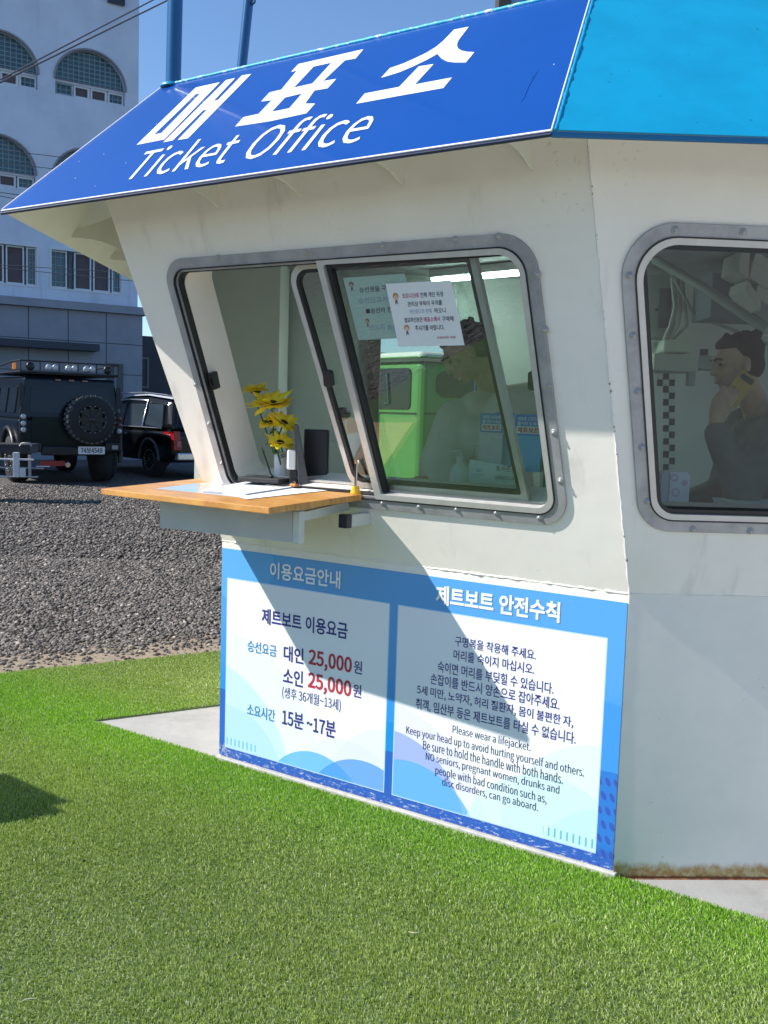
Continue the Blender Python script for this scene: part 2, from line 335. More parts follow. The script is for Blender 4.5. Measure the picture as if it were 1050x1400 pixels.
part(MB().plate(Pl((XR, C0[1], 0), (0, 1, 0), Z3), [(-.4, 0), (YB-C0[1], 0), (YB-C0[1], ZT), (-.4, ZT)], [[(.4, 1.25), (2.2, 1.25), (2.2, 2.3), (.4, 2.3)]], -.04, 0), 'far_end_wall', M_INT2)
# pale inner panels seen through the open half of the front window
pw = Pl((0, YB-.5, 0), (1, 0, 0), (0, 0, 1)); a0 = pw.px(377, 500)[0]; a1 = bx0-.11
part(MB().box((-.78, .14, 0), (a0, ZT-.09, .03), pw).box((-1.08, ZS, 0), (-.78, ZT-.09, .03), pw), 'pale_inner_panel', M_INT)
part(MB().box((a0, .14, -.45), (a0+.02, ZT-.09, .028), pw), 'panel_return', M_INT)
M_WIN = M_INT

# ---- frames of the two windows
bolt_me = MB().lathe([(0, .008), (.0035, .0075), (.006, .005), (.0075, .001), (.0075, -.002)], n=12).mesh('bolt'); bolt_me.materials.append(M_BOLT)
wash_me = MB().lathe([(.0, .003), (.011, .003), (.0125, .0015), (.0125, -.002)], n=14).mesh('washer'); wash_me.materials.append(M_ALU)
def along(loop, dists):
    P = [np.array(p) for p in loop]+[np.array(loop[0])]; out = []; acc = 0; L = [np.linalg.norm(P[i+1]-P[i]) for i in range(len(P)-1)]
    for d in dists:
        a = 0
        for i, l in enumerate(L):
            if a+l >= d: out.append(P[i]+(P[i+1]-P[i])*(d-a)/l); break
            a += l
    return out, sum(L)
def window(pl, W, WR, bolts, nm):
    fr = MB().plate(pl, rpoly(W, WR, 10), [rpoly(inset(W, .042), [max(r-.035, .03) for r in WR], 10)], -.004, .010)
    f = part(fr, 'window_frame', M_ALU, bev=.003)
    r2 = MB().plate(pl, rpoly(inset(W, .0425), [max(r-.035, .03) for r in WR], 10), [rpoly(inset(W, .0635 if nm == 'side' else .0525), [max(r-.052, .028) for r in WR], 10)], -.04, .013 if nm == 'side' else .004)
    part(r2, 'inner_ring', M_ALU2 if nm == 'side' else M_ALU, f, bev=.002)
    r4 = MB().plate(pl, rpoly(inset(W, .039), [max(r-.033, .03) for r in WR], 10), [rpoly(inset(W, .0435), [max(r-.036, .03) for r in WR], 10)], .0, .0145)
    part(r4, 'frame_gasket', M_GASK, f)
    for s, t in bolts:
        o = inst(bolt_me, 'bolt', f, tuple(pl.pt(s, t, .011)-wpos(f))); o.rotation_mode = 'QUATERNION'; o.rotation_quaternion = pl.mat().to_quaternion()
        o = inst(wash_me, 'washer', f, tuple(pl.pt(s, t, .0095)-wpos(f))); o.rotation_mode = 'QUATERNION'; o.rotation_quaternion = pl.mat().to_quaternion()
    return f
fb = [tuple(FU.px(x, y)) for x, y in ((683, 323), (624, 327), (736, 374), (746, 450), (753, 526), (759, 590), (768, 656), (739, 706), (680, 699.5), (626, 694.5), (575, 691), (525, 686), (270, 525), (288, 579), (305.5, 633), (300, 352), (420, 344), (525, 335))]
rb = [tuple(RU.px(x, y)) for x, y in ((921.5, 314), (1014, 317), (859.5, 376.5), (864.5, 458), (871, 534), (876.5, 610), (884, 684), (946, 722), (1024, 724.5))]
wf = window(FU, FW, FW_R, fb, 'front'); wr = window(RU, RW, RW_R, rb, 'side')
# black reveal / track rings inside
def ringp(pl, W, a, b, ra, rb_, d0, d1, name, material, parent):
    return part(MB().plate(pl, rpoly(inset(W, a), ra, 10), [rpoly(inset(W, b), rb_, 10)], d0, d1), name, material, parent)
ringp(FU, FW, .0528, .0575, .062, .057, -.028, .0, 'track_seal', M_GASK, wf)
ringp(FU, FW, .0530, .0600, .062, .055, -.19, -.0285, 'window_reveal', M_HUT, wf)
ringp(RU, RW, .0638, .079, .055, .045, -.03, .004, 'pane_gasket', M_GASK, wr)
ringp(RU, RW, .0655, .074, .055, .05, -.09, -.031, 'window_reveal', M_ALU2, wr)
# side window pane (fixed)
part(MB().plate(RU, rpoly(inset(RW, .0785), .05, 8), (), -.012, -.011), 'window_pane', M_GLASS2, wr, fix=False)
part(MB().box((FW[3][0]+.05, inset(FW, .0600)[3][1]+.0055, -.075), (1.0, inset(FW, .0600)[3][1]+.012, -.0635), FU), 'sill_track', M_ALU2, wf)
# front window: outer fixed pane and inner sliding pane
def line_s(x0, y0, x1, y1, d=0): return FU.px(x0, y0, d), FU.px(x1, y1, d)
def at_t(a, b, t): return a[0]+(b[0]-a[0])*(t-a[1])/(b[1]-a[1])
tT = inset(FW, .0640)[0][1]; tB = inset(FW, .0640)[2][1]
p, q = line_s(440, 362, 516, 668, -.01); sA0, sA1 = at_t(p, q, tT), at_t(p, q, tB)
IN = inset(FW, .0640)
_o = inset(FW, .0430); _i = inset(FW, .0640)
part(MB().plate(FU, rpoly([(sA0-.008, _o[0][1]-.000), _o[1], _o[2], (sA1-.002, _o[2][1])], [.006, .095, .065, .006], 10), [rpoly([(sA0+.020, _i[0][1]), _i[1], _i[2], (sA1+.026, _i[2][1])], [.012, .078, .048, .012], 10)], -.032, .0135), 'pane_frame', M_ALU2, wf, bev=.002)
part(MB().plate(FU, [(sA0+.0265, tT), (sA0+.042, tT), (sA1+.042, tB), (sA1+.0265, tB)], (), -.028, .000), 'stile_gasket', M_GASK, wf)
part(MB().plate(FU, [(sA0+.04, tT-.002), (sA0+.04, tT-.016), (IN[1][0]-.06, tT-.016), (IN[1][0]-.06, tT-.002)], (), -.028, -.002), 'top_gasket', M_GASK, wf)
part(MB().plate(FU, [(sA0+.03, tT), (IN[1][0]-.004, IN[1][1]), (IN[2][0]-.004, IN[2][1]), (sA1+.03, tB)], (), -.0150, -.0145), 'window_pane', M_GLASS, wf, fix=False)
p, q = line_s(393, 366, 478, 655, -.045); sB0, sB1 = at_t(p, q, tT), at_t(p, q, tB)
p, q = line_s(640, 350, 712, 676, -.045); sC0, sC1 = at_t(p, q, tT), at_t(p, q, tB)
SP = [(sB0, tT+.004), (sC0+.028, tT+.004), (sC1+.028, tB), (sB1, tB)]
sl = part(MB().plate(FU, rpoly(SP, [.07, .004, .004, .07], 8), [rpoly(inset(SP, .022), [.055, .01, .01, .055], 8)], -.062, -.038), 'sliding_pane_frame', M_ALU2, wf, bev=.002)
part(MB().plate(FU, rpoly(inset(SP, .0225), [.054, .01, .01, .054], 8), [rpoly(inset(SP, .036), [.042, .01, .01, .042], 8)], -.060, -.040), 'sliding_pane_gasket', M_GASK, wf)
part(MB().plate(FU, rpoly(inset(SP, .030), [.05, .01, .01, .05], 8), (), -.0505, -.050), 'sliding_pane_glass', M_GLASS, wf, fix=False)
for (x, y) in ((447, 517), (728, 520)):
    s, t = FU.px(x, y, -.03); hb_ = part(MB().plate(FU, rpoly([(s-.019, t-.032), (s+.019, t-.036), (s+.021, t+.026), (s-.012, t+.032)], .009), (), -.049, -.026), 'pull_handle', M_BLK, wf, bev=.004)
s, t = FU.px(291, 521, -.02)
part(MB().plate(FU, rpoly([(s-.014, t-.036), (s+.012, t-.036), (s+.012, t+.036), (s-.014, t+.036)], .006), [rpoly([(s-.002, t-.015), (s+.007, t-.015), (s+.007, t+.015), (s-.002, t+.015)], .003)], -.045, -.012), 'latch_catch', M_BLK, wf, bev=.002)

# ================================================================ canopy
ZC = 2.367
E1 = onz(755, 178, ZC); E0 = onz(3, 288, ZC); dE = (E1-E0)/np.linalg.norm(E1-E0); nE = np.array([dE[1], -dE[0], 0])
BETA = R(46)
CF = Pl(E0, dE, math.cos(BETA)*Z3-math.sin(BETA)*nE)          # blue front face, n outward/up
WE = np.linalg.norm(E1-E0)
T0 = CF.pt(*CF.px(222, 120)); zT = T0[2]
tt = T0[2]-ZC
pr = CF.px(807, 0); k = (zT-ZC)/math.cos(BETA)/pr[1]; T1 = CF.pt(WE+(pr[0]-WE)*k, pr[1]*k)
XE = 3.1
RE1 = np.array([XE, E1[1], ZC]); RT1 = np.array([XE, T1[1], zT]); LE0 = np.array([E0[0], 6.1, ZC]); LT0 = np.array([T0[0], 6.1, zT])
canopy_b = CF
def sheet(a, b, c, d, name, material, th, off=0, parent=None, **k):
    a, b, c, d = (np.array(p, float) for p in (a, b, c, d)); n = np.cross(b-a, d-a); n /= np.linalg.norm(n)
    mb = MB().hexa([p+n*(off-th) for p in (a, b, c, d)], [p+n*off for p in (a, b, c, d)]); return part(mb, name, material, parent, **k)
cf = sheet(E0, E1, T1, T0, 'canopy_front_panel', M_BLUE, .004, .004)
cf['label'] = 'royal blue lettered canopy panel'
sheet(E0, E1, T1, T0, 'canopy_backing', M_CREAM, .012, 0)
cr = sheet(E1, RE1, RT1, T1, 'canopy_side_panel', M_CYAN, .004, .002); cr['label'] = 'sky blue unlettered canopy panel'
sheet(E1, RE1, RT1, T1, 'canopy_backing', M_CREAM, .012, -.0025)
sheet(LE0, E0, T0, LT0, 'canopy_end_panel', M_CYAN, .004, .002)
sheet(LE0, E0, T0, LT0, 'canopy_backing', M_CREAM, .012, -.0025)
# film edge: pale line and dark lip along the bottom edge
part(MB().tube([E0+nE*.003-Z3*.001, E1+nE*.003-Z3*.001], .0035, 6), 'film_edge', mat('pale_film_edge', (.7, .72, .8), .5))
part(MB().box((0, -.016, -.010), (WE, -.003, -.002), CF), 'dark_drip_edge', M_NAVY)
part(MB().hexa([E1+np.array([0, 0, -.016]), RE1+np.array([0, 0, -.016]), RE1+np.array([0, .012, -.016]), E1+np.array([0, .012, -.016])], [E1+np.array([0, .0, -.003]), RE1+np.array([0, .0, -.003]), RE1+np.array([0, .012, -.003]), E1+np.array([0, .012, -.003])]), 'side_drip_edge', mat('blue_drip_edge', (.0, .12, .28), .5))
# hip seam at the corner: peeling cyan edge
pts = [E1+(T1-E1)*i/60+np.array([rng.normal()*.0006, -.001, rng.normal()*.0006])+X1*.009 for i in range(61)]
part(MB().tube(pts, [.006*(1+.2*rng.normal()) for _ in pts], 6), 'hip_seam', M_CYAN)
part(MB().tube([E1+nE*.004, T1+nE*.004], .0028, 5), 'film_edge', mat('pale_film_edge_two', (.65, .66, .72), .5))
ed = [T0+(T1-T0)*i/120+np.array([0, 0, .007+rng.normal()*.0003]) for i in range(121)]
part(MB().tube(ed, [.0072*(1+.05*rng.normal()) for _ in ed], 6), 'roof_edge_trim', M_PEEL)
part(MB().tube([E0+Z3*.004, T0+Z3*.004], .004, 5), 'film_edge', bpy.data.materials['pale_film_edge'])
# wrinkle in the film near the corner
for pa in (((740, 92), (733, 103), (724, 118), (718, 132), (712, 146)), ((737, 98), (728, 107), (720, 118)), ((705, 150), (715, 138), (723, 128))):
    part(MB().tube([CF.pt(*CF.px(*p_), .002) for p_ in pa], [.001]+[.004]*(len(pa)-2)+[.001], 6), 'film_wrinkle', M_BLUE, cf)
# roof slab
part(MB().hexa([T0-Z3*.02, T1-Z3*.02, RT1-Z3*.02, np.array([XE, 6.1, zT-.02]), LT0-Z3*.02], [T0, T1, RT1, np.array([XE, 6.1, zT]), LT0]), 'roof_deck', M_CYAN)
# curved fins between walls and canopy underside
def fin(P, out, reach, drop, name='canopy_bracket'):
    out = np.array(out, float); pl = Pl(P, out, Z3); n = 8
    pts = [(0, 0)]+[(reach*i/n, -drop*(1-i/n)**2.2*1.0-.012+.0) for i in range(n+1)]
    pts = [(-.05, .10), (-.05, -drop)]+[(reach*i/n, -drop+(drop-.01)*(1-(1-i/n)**2.4) if i else -drop) for i in range(n+1)]+[(reach, .02), (reach*.25, .12)]
    part(MB().plate(pl, pts, (), -.004, .004), name, M_CREAM)
for x, y in ((296, 262), (410, 240), (548, 220), (726, 198)):
    P = seam(FU.pt(*FU.px(x, y)), FU.pt(*FU.px(x, y)), 0) if False else FU.pt(*FU.px(x, y)); P[2] = 2.40; fin(P+nF*.0, nF, .16, .045)
for x, y in ((158, 300), (171, 345)): pass
Lw = LU.pt(0, 0)
for Yf, rc in ((4.62, .36), (5.25, .36), (5.85, .36)):
    zf = 2.40; xw = J0[0]+(J1[0]-J0[0])*(zf-J0[2])/(J1[2]-J0[2]); fin(np.array([xw, Yf, zf]), (-1, 0, 0), rc, .15)
for X in (1.35, 2.1): fin(np.array([X-.22, Kt[1]+.05, 2.42]), (0, -1, 0), .16, .03)

# ---- canopy lettering
def cpoly(pts, name='letter', holes=()):
    part(MB().plate(CF, [tuple(CF.px(*p_)) for p_ in pts], [[tuple(CF.px(*p_)) for p_ in h] for h in holes], .0042, .0056), name, M_WHITE, cf)
def c1(l): return [(170+x/5.833, 60+y/5.833) for x, y in l]
def c2(l): return [(310+x/5.0, 30+y/5.0) for x, y in l]
def c3(l): return [(470+x/5.25, 20+y/5.25) for x, y in l]
cpoly(c1([(104, 815), (575, 358), (766, 316), (325, 772)]), holes=[c1([(243, 733), (300, 722), (612, 404), (574, 411)])])
cpoly(c1([(316, 795), (816, 299), (888, 282), (716, 466), (752, 458), (942, 262), (1016, 250), (512, 764), (432, 776), (668, 532), (632, 541), (392, 780)]))
cpoly(c2([(62, 724), (120, 660), (222, 638), (312, 544), (240, 553), (297, 491), (378, 472), (484, 341), (444, 351), (494, 297), (938, 196), (884, 260), (812, 272), (662, 414), (752, 399), (694, 463), (604, 478), (540, 568), (608, 568), (548, 634), (300, 688)]),
      holes=[c2([(462, 459), (590, 430), (720, 288), (598, 314)]), c2([(312, 624), (432, 600), (520, 498), (402, 526)])])
cpoly(c3([(272, 464), (335, 395), (430, 362), (520, 322), (600, 283), (665, 243), (720, 197), (765, 150), (795, 119), (900, 98), (860, 150), (830, 190), (818, 215), (817, 238), (826, 256), (850, 270), (885, 278), (940, 281), (880, 354), (800, 354), (745, 346), (705, 325), (683, 300), (678, 291), (600, 335), (500, 383), (400, 425)]))
cpoly(c3([(94, 650), (155, 577), (402, 530), (542, 383), (648, 366), (514, 513), (780, 463), (718, 538), (400, 594)]))
def affine_text(s, p0, p1, p2, bold, d=.0056):
    """p0 bottom-left, p1 bottom-right, p2 top-left of the text's box, pixels on the canopy face"""
    a, b, c = (CF.px(*p_) for p_ in (p0, p1, p2)); v, f = text_data(s, bold); lo = v.min(0); hi = v.max(0); u = (v-lo)/(hi-lo)
    P = [CF.pt(*(a+(b-a)*x+(c-a)*y), d) for x, y in u]; part(MB().add(P, f), 'lettering', M_WHITE, cf, fix=False)
affine_text('Ticket', (166, 249.5), (306, 225), (204, 206), -.002)
affine_text('Office', (326, 222.5), (491, 196), (369, 172), -.002)
for x, y in ((143, 212), (173, 224), (104, 245), (131, 256), (109, 222), (64, 242), (215, 171), (758, 90)): part(MB().ball(CF.pt(*CF.px(x, y), .004), .0022, 6, 4), 'film_blister', M_WHITE, cf)

# ================================================================ notice board
def board_mat():
    m = mat('printed_board', (1, 1, 1), .32, coat=.35); t = NT(m); b = m.node_tree.nodes['Principled BSDF']
    x, z = t.x, t.y
    def circ(cx, cz, r): return t.m('LESS_THAN', t.m('POWER', t.m('ADD', t.m('POWER', t.m('SUBTRACT', x, cx), 2), t.m('POWER', t.m('SUBTRACT', z, cz), 2)), .5), r)
    def rect(x0, x1, z0, z1): return t.m('MULTIPLY', t.m('MULTIPLY', t.m('GREATER_THAN', x, x0), t.m('LESS_THAN', x, x1)), t.m('MULTIPLY', t.m('GREATER_THAN', z, z0), t.m('LESS_THAN', z, z1)))
    bgc = t.mix(t.ss(z, .75, .35), (.085, .33, .68), (.03, .26, .66)); bgc = t.mix(t.m('MULTIPLY', circ(.10, .95, .20), .5), bgc, (.13, .45, .80))
    for cx, cz, r, c_ in ((.10, -.2, .50, (.02, .20, .62)), (1.78, .30, .33, (.05, .28, .72)), (1.84, .02, .36, (.03, .18, .58)), (0.0, .0, .34, (.025, .13, .50)), (.95, -.25, .62, (.01, .25, .62)), (.95, -.3, .55, (.02, .12, .48))):
        bgc = t.mix(circ(cx, cz, r), bgc, c_)
    low = t.ss(z, .12, .06); bgc = t.mix(low, bgc, (.03, .11, .46))
    # small dots in the lower border and at the right edge
    dx = t.m('ABSOLUTE', t.m('SUBTRACT', t.m('FRACT', t.m('MULTIPLY', t.m('ADD', x, t.m('MULTIPLY', z, .35)), 32)), .5)); dz = t.m('ABSOLUTE', t.m('SUBTRACT', t.m('FRACT', t.m('MULTIPLY', z, 19)), .5))
    dot = t.m('LESS_THAN', t.m('ADD', t.m('POWER', dx, 2), t.m('POWER', dz, 2)), .085)
    dm = t.m('MULTIPLY', t.m('MULTIPLY', dot, t.m('LESS_THAN', z, .36)), t.m('MAXIMUM', t.m('GREATER_THAN', x, 1.79), t.m('LESS_THAN', z, .07)))
    bgc = t.mix(t.m('MULTIPLY', dm, .75), bgc, (.04, .06, .36))
    pan = (.80, .81, .845)
    def panel(x0, x1, z0, z1, cs):
        c = pan
        for cx, cz, r, cc, f in cs: c = t.mix(t.m('MULTIPLY', circ(cx, cz, r), f), c, cc)
        tick = t.m('MULTIPLY', t.m('LESS_THAN', t.m('FRACT', t.m('MULTIPLY', x, 42)), .28), t.m('MULTIPLY', t.m('GREATER_THAN', z, z0+.012), t.m('LESS_THAN', z, z0+.045)))
        tick = t.m('MULTIPLY', tick, rect(cs[-1][-5+0] if False else 0, 2, 0, 1))
        return c, tick
    cL, tkL = panel(.04, .90, .075, .85, [(-.03, .0, .62, (.70, .80, .82), .6), (-.10, -.05, .52, (.46, .70, .76), .7), (.06, -.05, .32, (.40, .66, .76), .6), (.72, -.05, .30, (.68, .71, .84), .7), (.95, .0, .34, (.65, .68, .82), .6), (.55, -.12, .28, (.12, .45, .82), .9), (.80, -.12, .30, (.07, .30, .72), .85)])
    cR, tkR = panel(.945, 1.80, .075, .85, [(.90, -.02, .47, (.70, .70, .86), .85), (.92, -.02, .36, (.22, .33, .75), .75), (1.02, -.10, .33, (.10, .40, .82), .85), (1.85, .05, .42, (.60, .76, .80), .65), (1.62, -.05, .36, (.50, .72, .78), .6), (1.9, -.1, .35, (.44, .68, .76), .5)])
    cL = t.mix(t.m('MULTIPLY', tkL, t.m('LESS_THAN', x, .22)), cL, (.12, .45, .7)); cR = t.mix(t.m('MULTIPLY', tkR, t.m('GREATER_THAN', x, 1.60)), cR, (.12, .45, .6))
    bgc = t.mix(rect(.036, .904, .071, .854), bgc, (.45, .62, .85)); bgc = t.mix(rect(.941, 1.804, .071, .854), bgc, (.45, .62, .85))
    c = t.mix(rect(.04, .90, .075, .85), bgc, cL); c = t.mix(rect(.945, 1.80, .075, .85), c, cR)
    # scuffed paint and worn film towards the foot
    scr = t.m('MULTIPLY', t.ss(t.noise(30, 6, .8, (1, 3, 1)), .56, .6), t.ss(z, .085, .045)); c = t.mix(t.m('MULTIPLY', scr, .75), c, (.62, .66, .7))
    sc2 = t.m('MULTIPLY', t.ss(t.noise(45, 6, .8), .5, .56), t.m('MULTIPLY', t.ss(x, .14, .0), t.ss(z, .10, .05))); c = t.mix(sc2, c, (.55, .56, .56))
    m.node_tree.links.new(c, b.inputs['Base Color']); return m
M_BOARD = board_mat()
nb = tag(bpy.data.objects.new('notice_board', bpy.data.meshes.new('notice_board')), 'blue and white fare and safety board in Korean and English below the ticket window', 'notice board')
col.objects.link(nb)
BP = Pl(L0+nF*.001, eR, Z3)
_mb = MB(); _mb.plate(LOC, [(.003, .028), (1.868, .028), (1.866, .985), (.003, .985)], (), 0, .003); _me = _mb.mesh('notice_board'); _me.materials.append(M_BOARD); nb.data = _me
nb.matrix_world = BP.mat()
SC1 = lambda x, y: (290+x/3.5, 730+y/3.5)
SC2 = lambda x, y: (520+x/3.0, 770+y/3.0)
def board_text(s, conv, xl, xr, yl, yr, material, bold=.0, d=.0042):
    """left end spans yl=(top,bottom), right end yr"""
    a = BP.px(*conv(xl, yl[1])); b = BP.px(*conv(xl, yl[0])); c = BP.px(*conv(xr, yr[1])); e = BP.px(*conv(xr, yr[0]))
    x0 = (a[0]+b[0])/2; x1 = (c[0]+e[0])/2; zb = (a[1]+c[1])/2; zt = (b[1]+e[1])/2
    put_text(s, LOC, ((x0+x1)/2, (zb+zt)/2), x1-x0, zt-zb, material, nb, d=d, bold=bold, world=False)
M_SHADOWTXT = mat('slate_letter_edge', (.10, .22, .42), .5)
bt = board_text
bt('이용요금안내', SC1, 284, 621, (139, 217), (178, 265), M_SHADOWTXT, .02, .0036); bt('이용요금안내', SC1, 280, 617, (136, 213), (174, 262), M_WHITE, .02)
bt('제트보트 이용요금', SC1, 240, 651, (355, 432), (422, 500), M_INKN, .022)
bt('승선요금', SC1, 172, 310, (510, 565), (528, 585), M_INKB, .012)
bt('대인', SC1, 345, 440, (533, 608), (545, 622), M_INKN, .02); bt('25,000', SC1, 464, 671, (553, 645), (585, 678), M_INKR, .03); bt('원', SC1, 680, 720, (603, 665), (608, 672), M_INKN, .012)
bt('소인', SC1, 342, 437, (640, 715), (653, 733), M_INKN, .02); bt('25,000', SC1, 460, 668, (664, 757), (696, 790), M_INKR, .03); bt('원', SC1, 677, 716, (715, 778), (722, 785), M_INKN, .012)
bt('(생후 36개월~13세)', SC1, 338, 618, (733, 793), (785, 847), M_INKN, .0)
bt('소요시간', SC1, 170, 303, (813, 870), (835, 895), M_INKB, .012)
bt('15분 ~17분', SC1, 338, 593, (843, 915), (890, 975), M_INKN, .02)
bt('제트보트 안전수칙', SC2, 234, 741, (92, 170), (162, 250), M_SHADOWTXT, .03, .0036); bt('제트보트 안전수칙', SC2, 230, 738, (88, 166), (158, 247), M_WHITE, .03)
for s, xl, xr, yl, yr in (('구명복을 착용해 주세요.', 308, 640, (298, 350), (343, 395)), ('머리를 숙이지 마십시오.', 302, 633, (354, 407), (400, 454)), ('숙이면 머리를 부딪힐 수 있습니다.', 237, 712, (403, 460), (474, 532)),
                          ('손잡이를 반드시 양손으로 잡아주세요.', 208, 737, (452, 507), (540, 600)), ('5세 미만, 노약자, 허리 질환자, 몸이 불편한 자,', 152, 793, (497, 550), (618, 677)), ('취객, 임산부 등은 제트보트를 타실 수 없습니다.', 147, 803, (553, 612), (680, 740))):
    bt(s, SC2, xl, xr, (yl[0]+5, yl[1]-5), (yr[0]+5, yr[1]-5), M_INKN, .009)
for s, xl, xr, yl, yr in (('Please wear a lifejacket.', 298, 618, (664, 707), (730, 776)), ('Keep your head up to avoid hurting yourself and others.', 108, 837, (667, 712), (832, 880)), ('Be sure to hold the handle with both hands.', 177, 750, (727, 768), (858, 898)),
                          ('NO seniors, pregnant women, drunks and', 188, 735, (774, 818), (908, 950)), ('people with bad condition such as,', 227, 683, (833, 880), (940, 985)), ('disc disorders, can go aboard.', 255, 648, (882, 922), (978, 1022))):
    bt(s, SC2, xl, xr, yl, yr, M_INK, -.004)
# two fixing screws and a worn round mark at the lower left corner
for s_, t_ in ((.06, .045),): part(MB().lathe([(.012, .0045), (.014, .0045), (.014, .003)], BP, 16, (s_, t_)), 'screw_ring', M_INKP, hut)

# ================================================================ shelf
ZA = 1.264; ZW = 1.295
A = onz(368, 694, ZA); B = onz(137.6, 668, ZA); Wc = onz(524, 671.5, ZW); Dc = B+(Wc-A)
ndn = np.cross(B-A, Wc-A); ndn /= np.linalg.norm(ndn); ndn *= -1 if ndn[2] > 0 else 1
shelf = thing('folding_shelf', (A+Wc)/2, 'varnished wooden shelf hanging on the hut under the open window', 'shelf')
SHP = Pl(Dc, (Wc-Dc), np.cross(-ndn, (Wc-Dc)/np.linalg.norm(Wc-Dc)))   # x right along wall, y into hut, n up
def sh(p_): return ((p_-SHP.O) @ SHP.ex, (p_-SHP.O) @ SHP.ey)
mid = wpos(shelf)
tabletop = MB().plate(LOC, [sh(Dc), sh(B), sh(A), sh(Wc)], (), -.024, 0).build('shelf_board', M_WOOD, None, bev=.003)
tabletop.matrix_world = Matrix.Translation(Vector([-c for c in mid])) @ SHP.mat(); tabletop.parent = shelf
M_FAS = mat('grey_painted_steel', (.50, .505, .48), .5, noise=.12, nscale=8)
OF_ = .40; FV = Pl(L0+nF*OF_, eR, Z3)
a_, b_, c_, d_ = (FV.px(*p_) for p_ in ((219, 688), (400, 700), (400, 742), (219, 721)))
part(MB().hexa([FV.pt(*d_, -.012), FV.pt(*c_, -.012), FV.pt(*c_, 0), FV.pt(*d_, 0)], [FV.pt(a_[0], 1.238, -.012), FV.pt(b_[0], 1.236, -.012), FV.pt(b_[0], 1.234, 0), FV.pt(a_[0], 1.236, 0)]), 'fascia_board', M_FAS, shelf)
br = FV.px(405, 720)[0]
M_BR = mat('white_painted_bracket', (.62, .64, .60), .45, noise=.12, nscale=20)
part(MB().box((br-.014, c_[1]-.002, -.03), (br+.016, 1.236, .003), FV), 'bracket_leg', M_BR, shelf, bev=.002)
pA = FV.pt(br+.001, 1.215, -.03); pW = FV.pt(br+.001, 1.238, -(OF_-.075))
part(MB().hexa([pA-eR*.012-Z3*.017, pW-eR*.012-Z3*.017, pW+eR*.012-Z3*.017, pA+eR*.012-Z3*.017], [pA-eR*.012+Z3*.017, pW-eR*.012+Z3*.017, pW+eR*.012+Z3*.017, pA+eR*.012+Z3*.017]), 'bracket_arm', M_BR, shelf, bev=.002)
G0 = FL.px(514, 716); 
P1 = onplane(452, 718, L0+nF*.23, nF); P2 = onplane(513, 716, L0+nF*.03, nF); zb = 1.145
s0 = (P1-L0) @ eR; s1 = (P2-L0) @ eR
sa = (onplane(440, 700, L0+nF*.235, nF)-L0) @ eR
part(MB().box((.800, 1.168, .01), (.836, 1.216, .19), FL), 'support_stub', M_BR, shelf, bev=.003)
part(MB().box((.798, 1.166, .19), (.838, 1.218, .225), FL), 'support_end_cap', M_BLK, shelf, bev=.003)

# things lying on the shelf: flat coordinates on SHP
UP = Matrix.Translation
def flat(name, label, cat, quadpx, z0, z1, material, grp=None, bev=0):
    pts = []
    for x, y in quadpx:
        P = onplane(x, y, SHP.pt(0, 0, z0), SHP.n)-SHP.O; pts.append((P @ SHP.ex, P @ SHP.ey))
    c = np.mean(pts, axis=0); o = thing(name, SHP.pt(c[0], c[1], z0), label, cat, grp)
    return pts, o
pts, o = flat('table_mat', 'clear plastic sheet over printed paper lying flat on the wooden shelf', 'desk mat', ((213, 668), (305, 656.5), (455, 668), (340, 681)), .001, .002, None)
part(MB().plate(SHP, pts, (), .0008, .0018), 'plastic_sheet', mat('glossy_film_over_paper', (.66, .66, .64), .12, coat=.8, noise=.15, nscale=6), o)
pts, o = flat('document_sheet', 'white form sheet under the paper pad at the near edge of the shelf', 'paper', ((288, 671), (420, 661), (472, 668), (338, 682.5)), .002, .003, None)
part(MB().plate(SHP, pts, (), .0022, .0028), 'sheet', M_PAPER, o)
pts, o = flat('paper_pad', 'stack of white forms with blue edge, curling slightly, on the wooden shelf', 'paper pad', ((275, 672), (360, 656), (425, 663), (336, 677)), .003, .006, None)
for k in range(4): part(MB().plate(SHP, [(a+rng.normal()*.002, b+rng.normal()*.002) for a, b in pts], (), .0032+k*.0016, .0044+k*.0016), 'sheet', M_PAPER if k != 1 else mat('blue_carbon_sheet', (.15, .32, .62), .6), o)
# rounded yellow pen cup with two pens
pc = SHP.pt(*[(lambda P: ((P-SHP.O) @ SHP.ex, (P-SHP.O) @ SHP.ey))(onplane(486, 675, SHP.O, SHP.n)) for _ in (0,)][0], 0)
o = thing('pen_cup', pc, 'small yellow flared pen holder near the right end of the wooden shelf', 'pen holder')
part(MB().lathe([(0, 0), (.021, 0), (.021, .003), (.013, .03), (.0135, .031), (.011, .031), (.010, .01), (0, .01)], Pl(pc, eR, np.array([-eR[1], eR[0], 0])), 20), 'cup', M_YEL, o)
for dx, top, mt_, r_, nm, lb in ((-.004, .118, M_BLK, .0036, 'pencil', 'black pencil with orange tip standing in the yellow holder'), (.006, .128, M_ALU, .0028, 'ballpoint_pen', 'slim grey pen standing in the yellow holder')):
    q = thing(nm, pc+Z3*.0105, lb, 'pen'); e_ = pc+eR*dx+Z3*top; part(MB().tube([pc+eR*dx*.3+Z3*.011, e_], r_, 8), 'barrel', mt_, q)
    if nm == 'pencil': part(MB().tube([e_, e_+Z3*.012], [.0036, .001], 8), 'tip', mat('orange_pencil_tip', (.6, .25, .03), .5), q)
    else: part(MB().tube([e_, e_+Z3*.004+eR*.003, e_-Z3*.01+eR*.006], .002, 6), 'clip', M_ALU2, q)
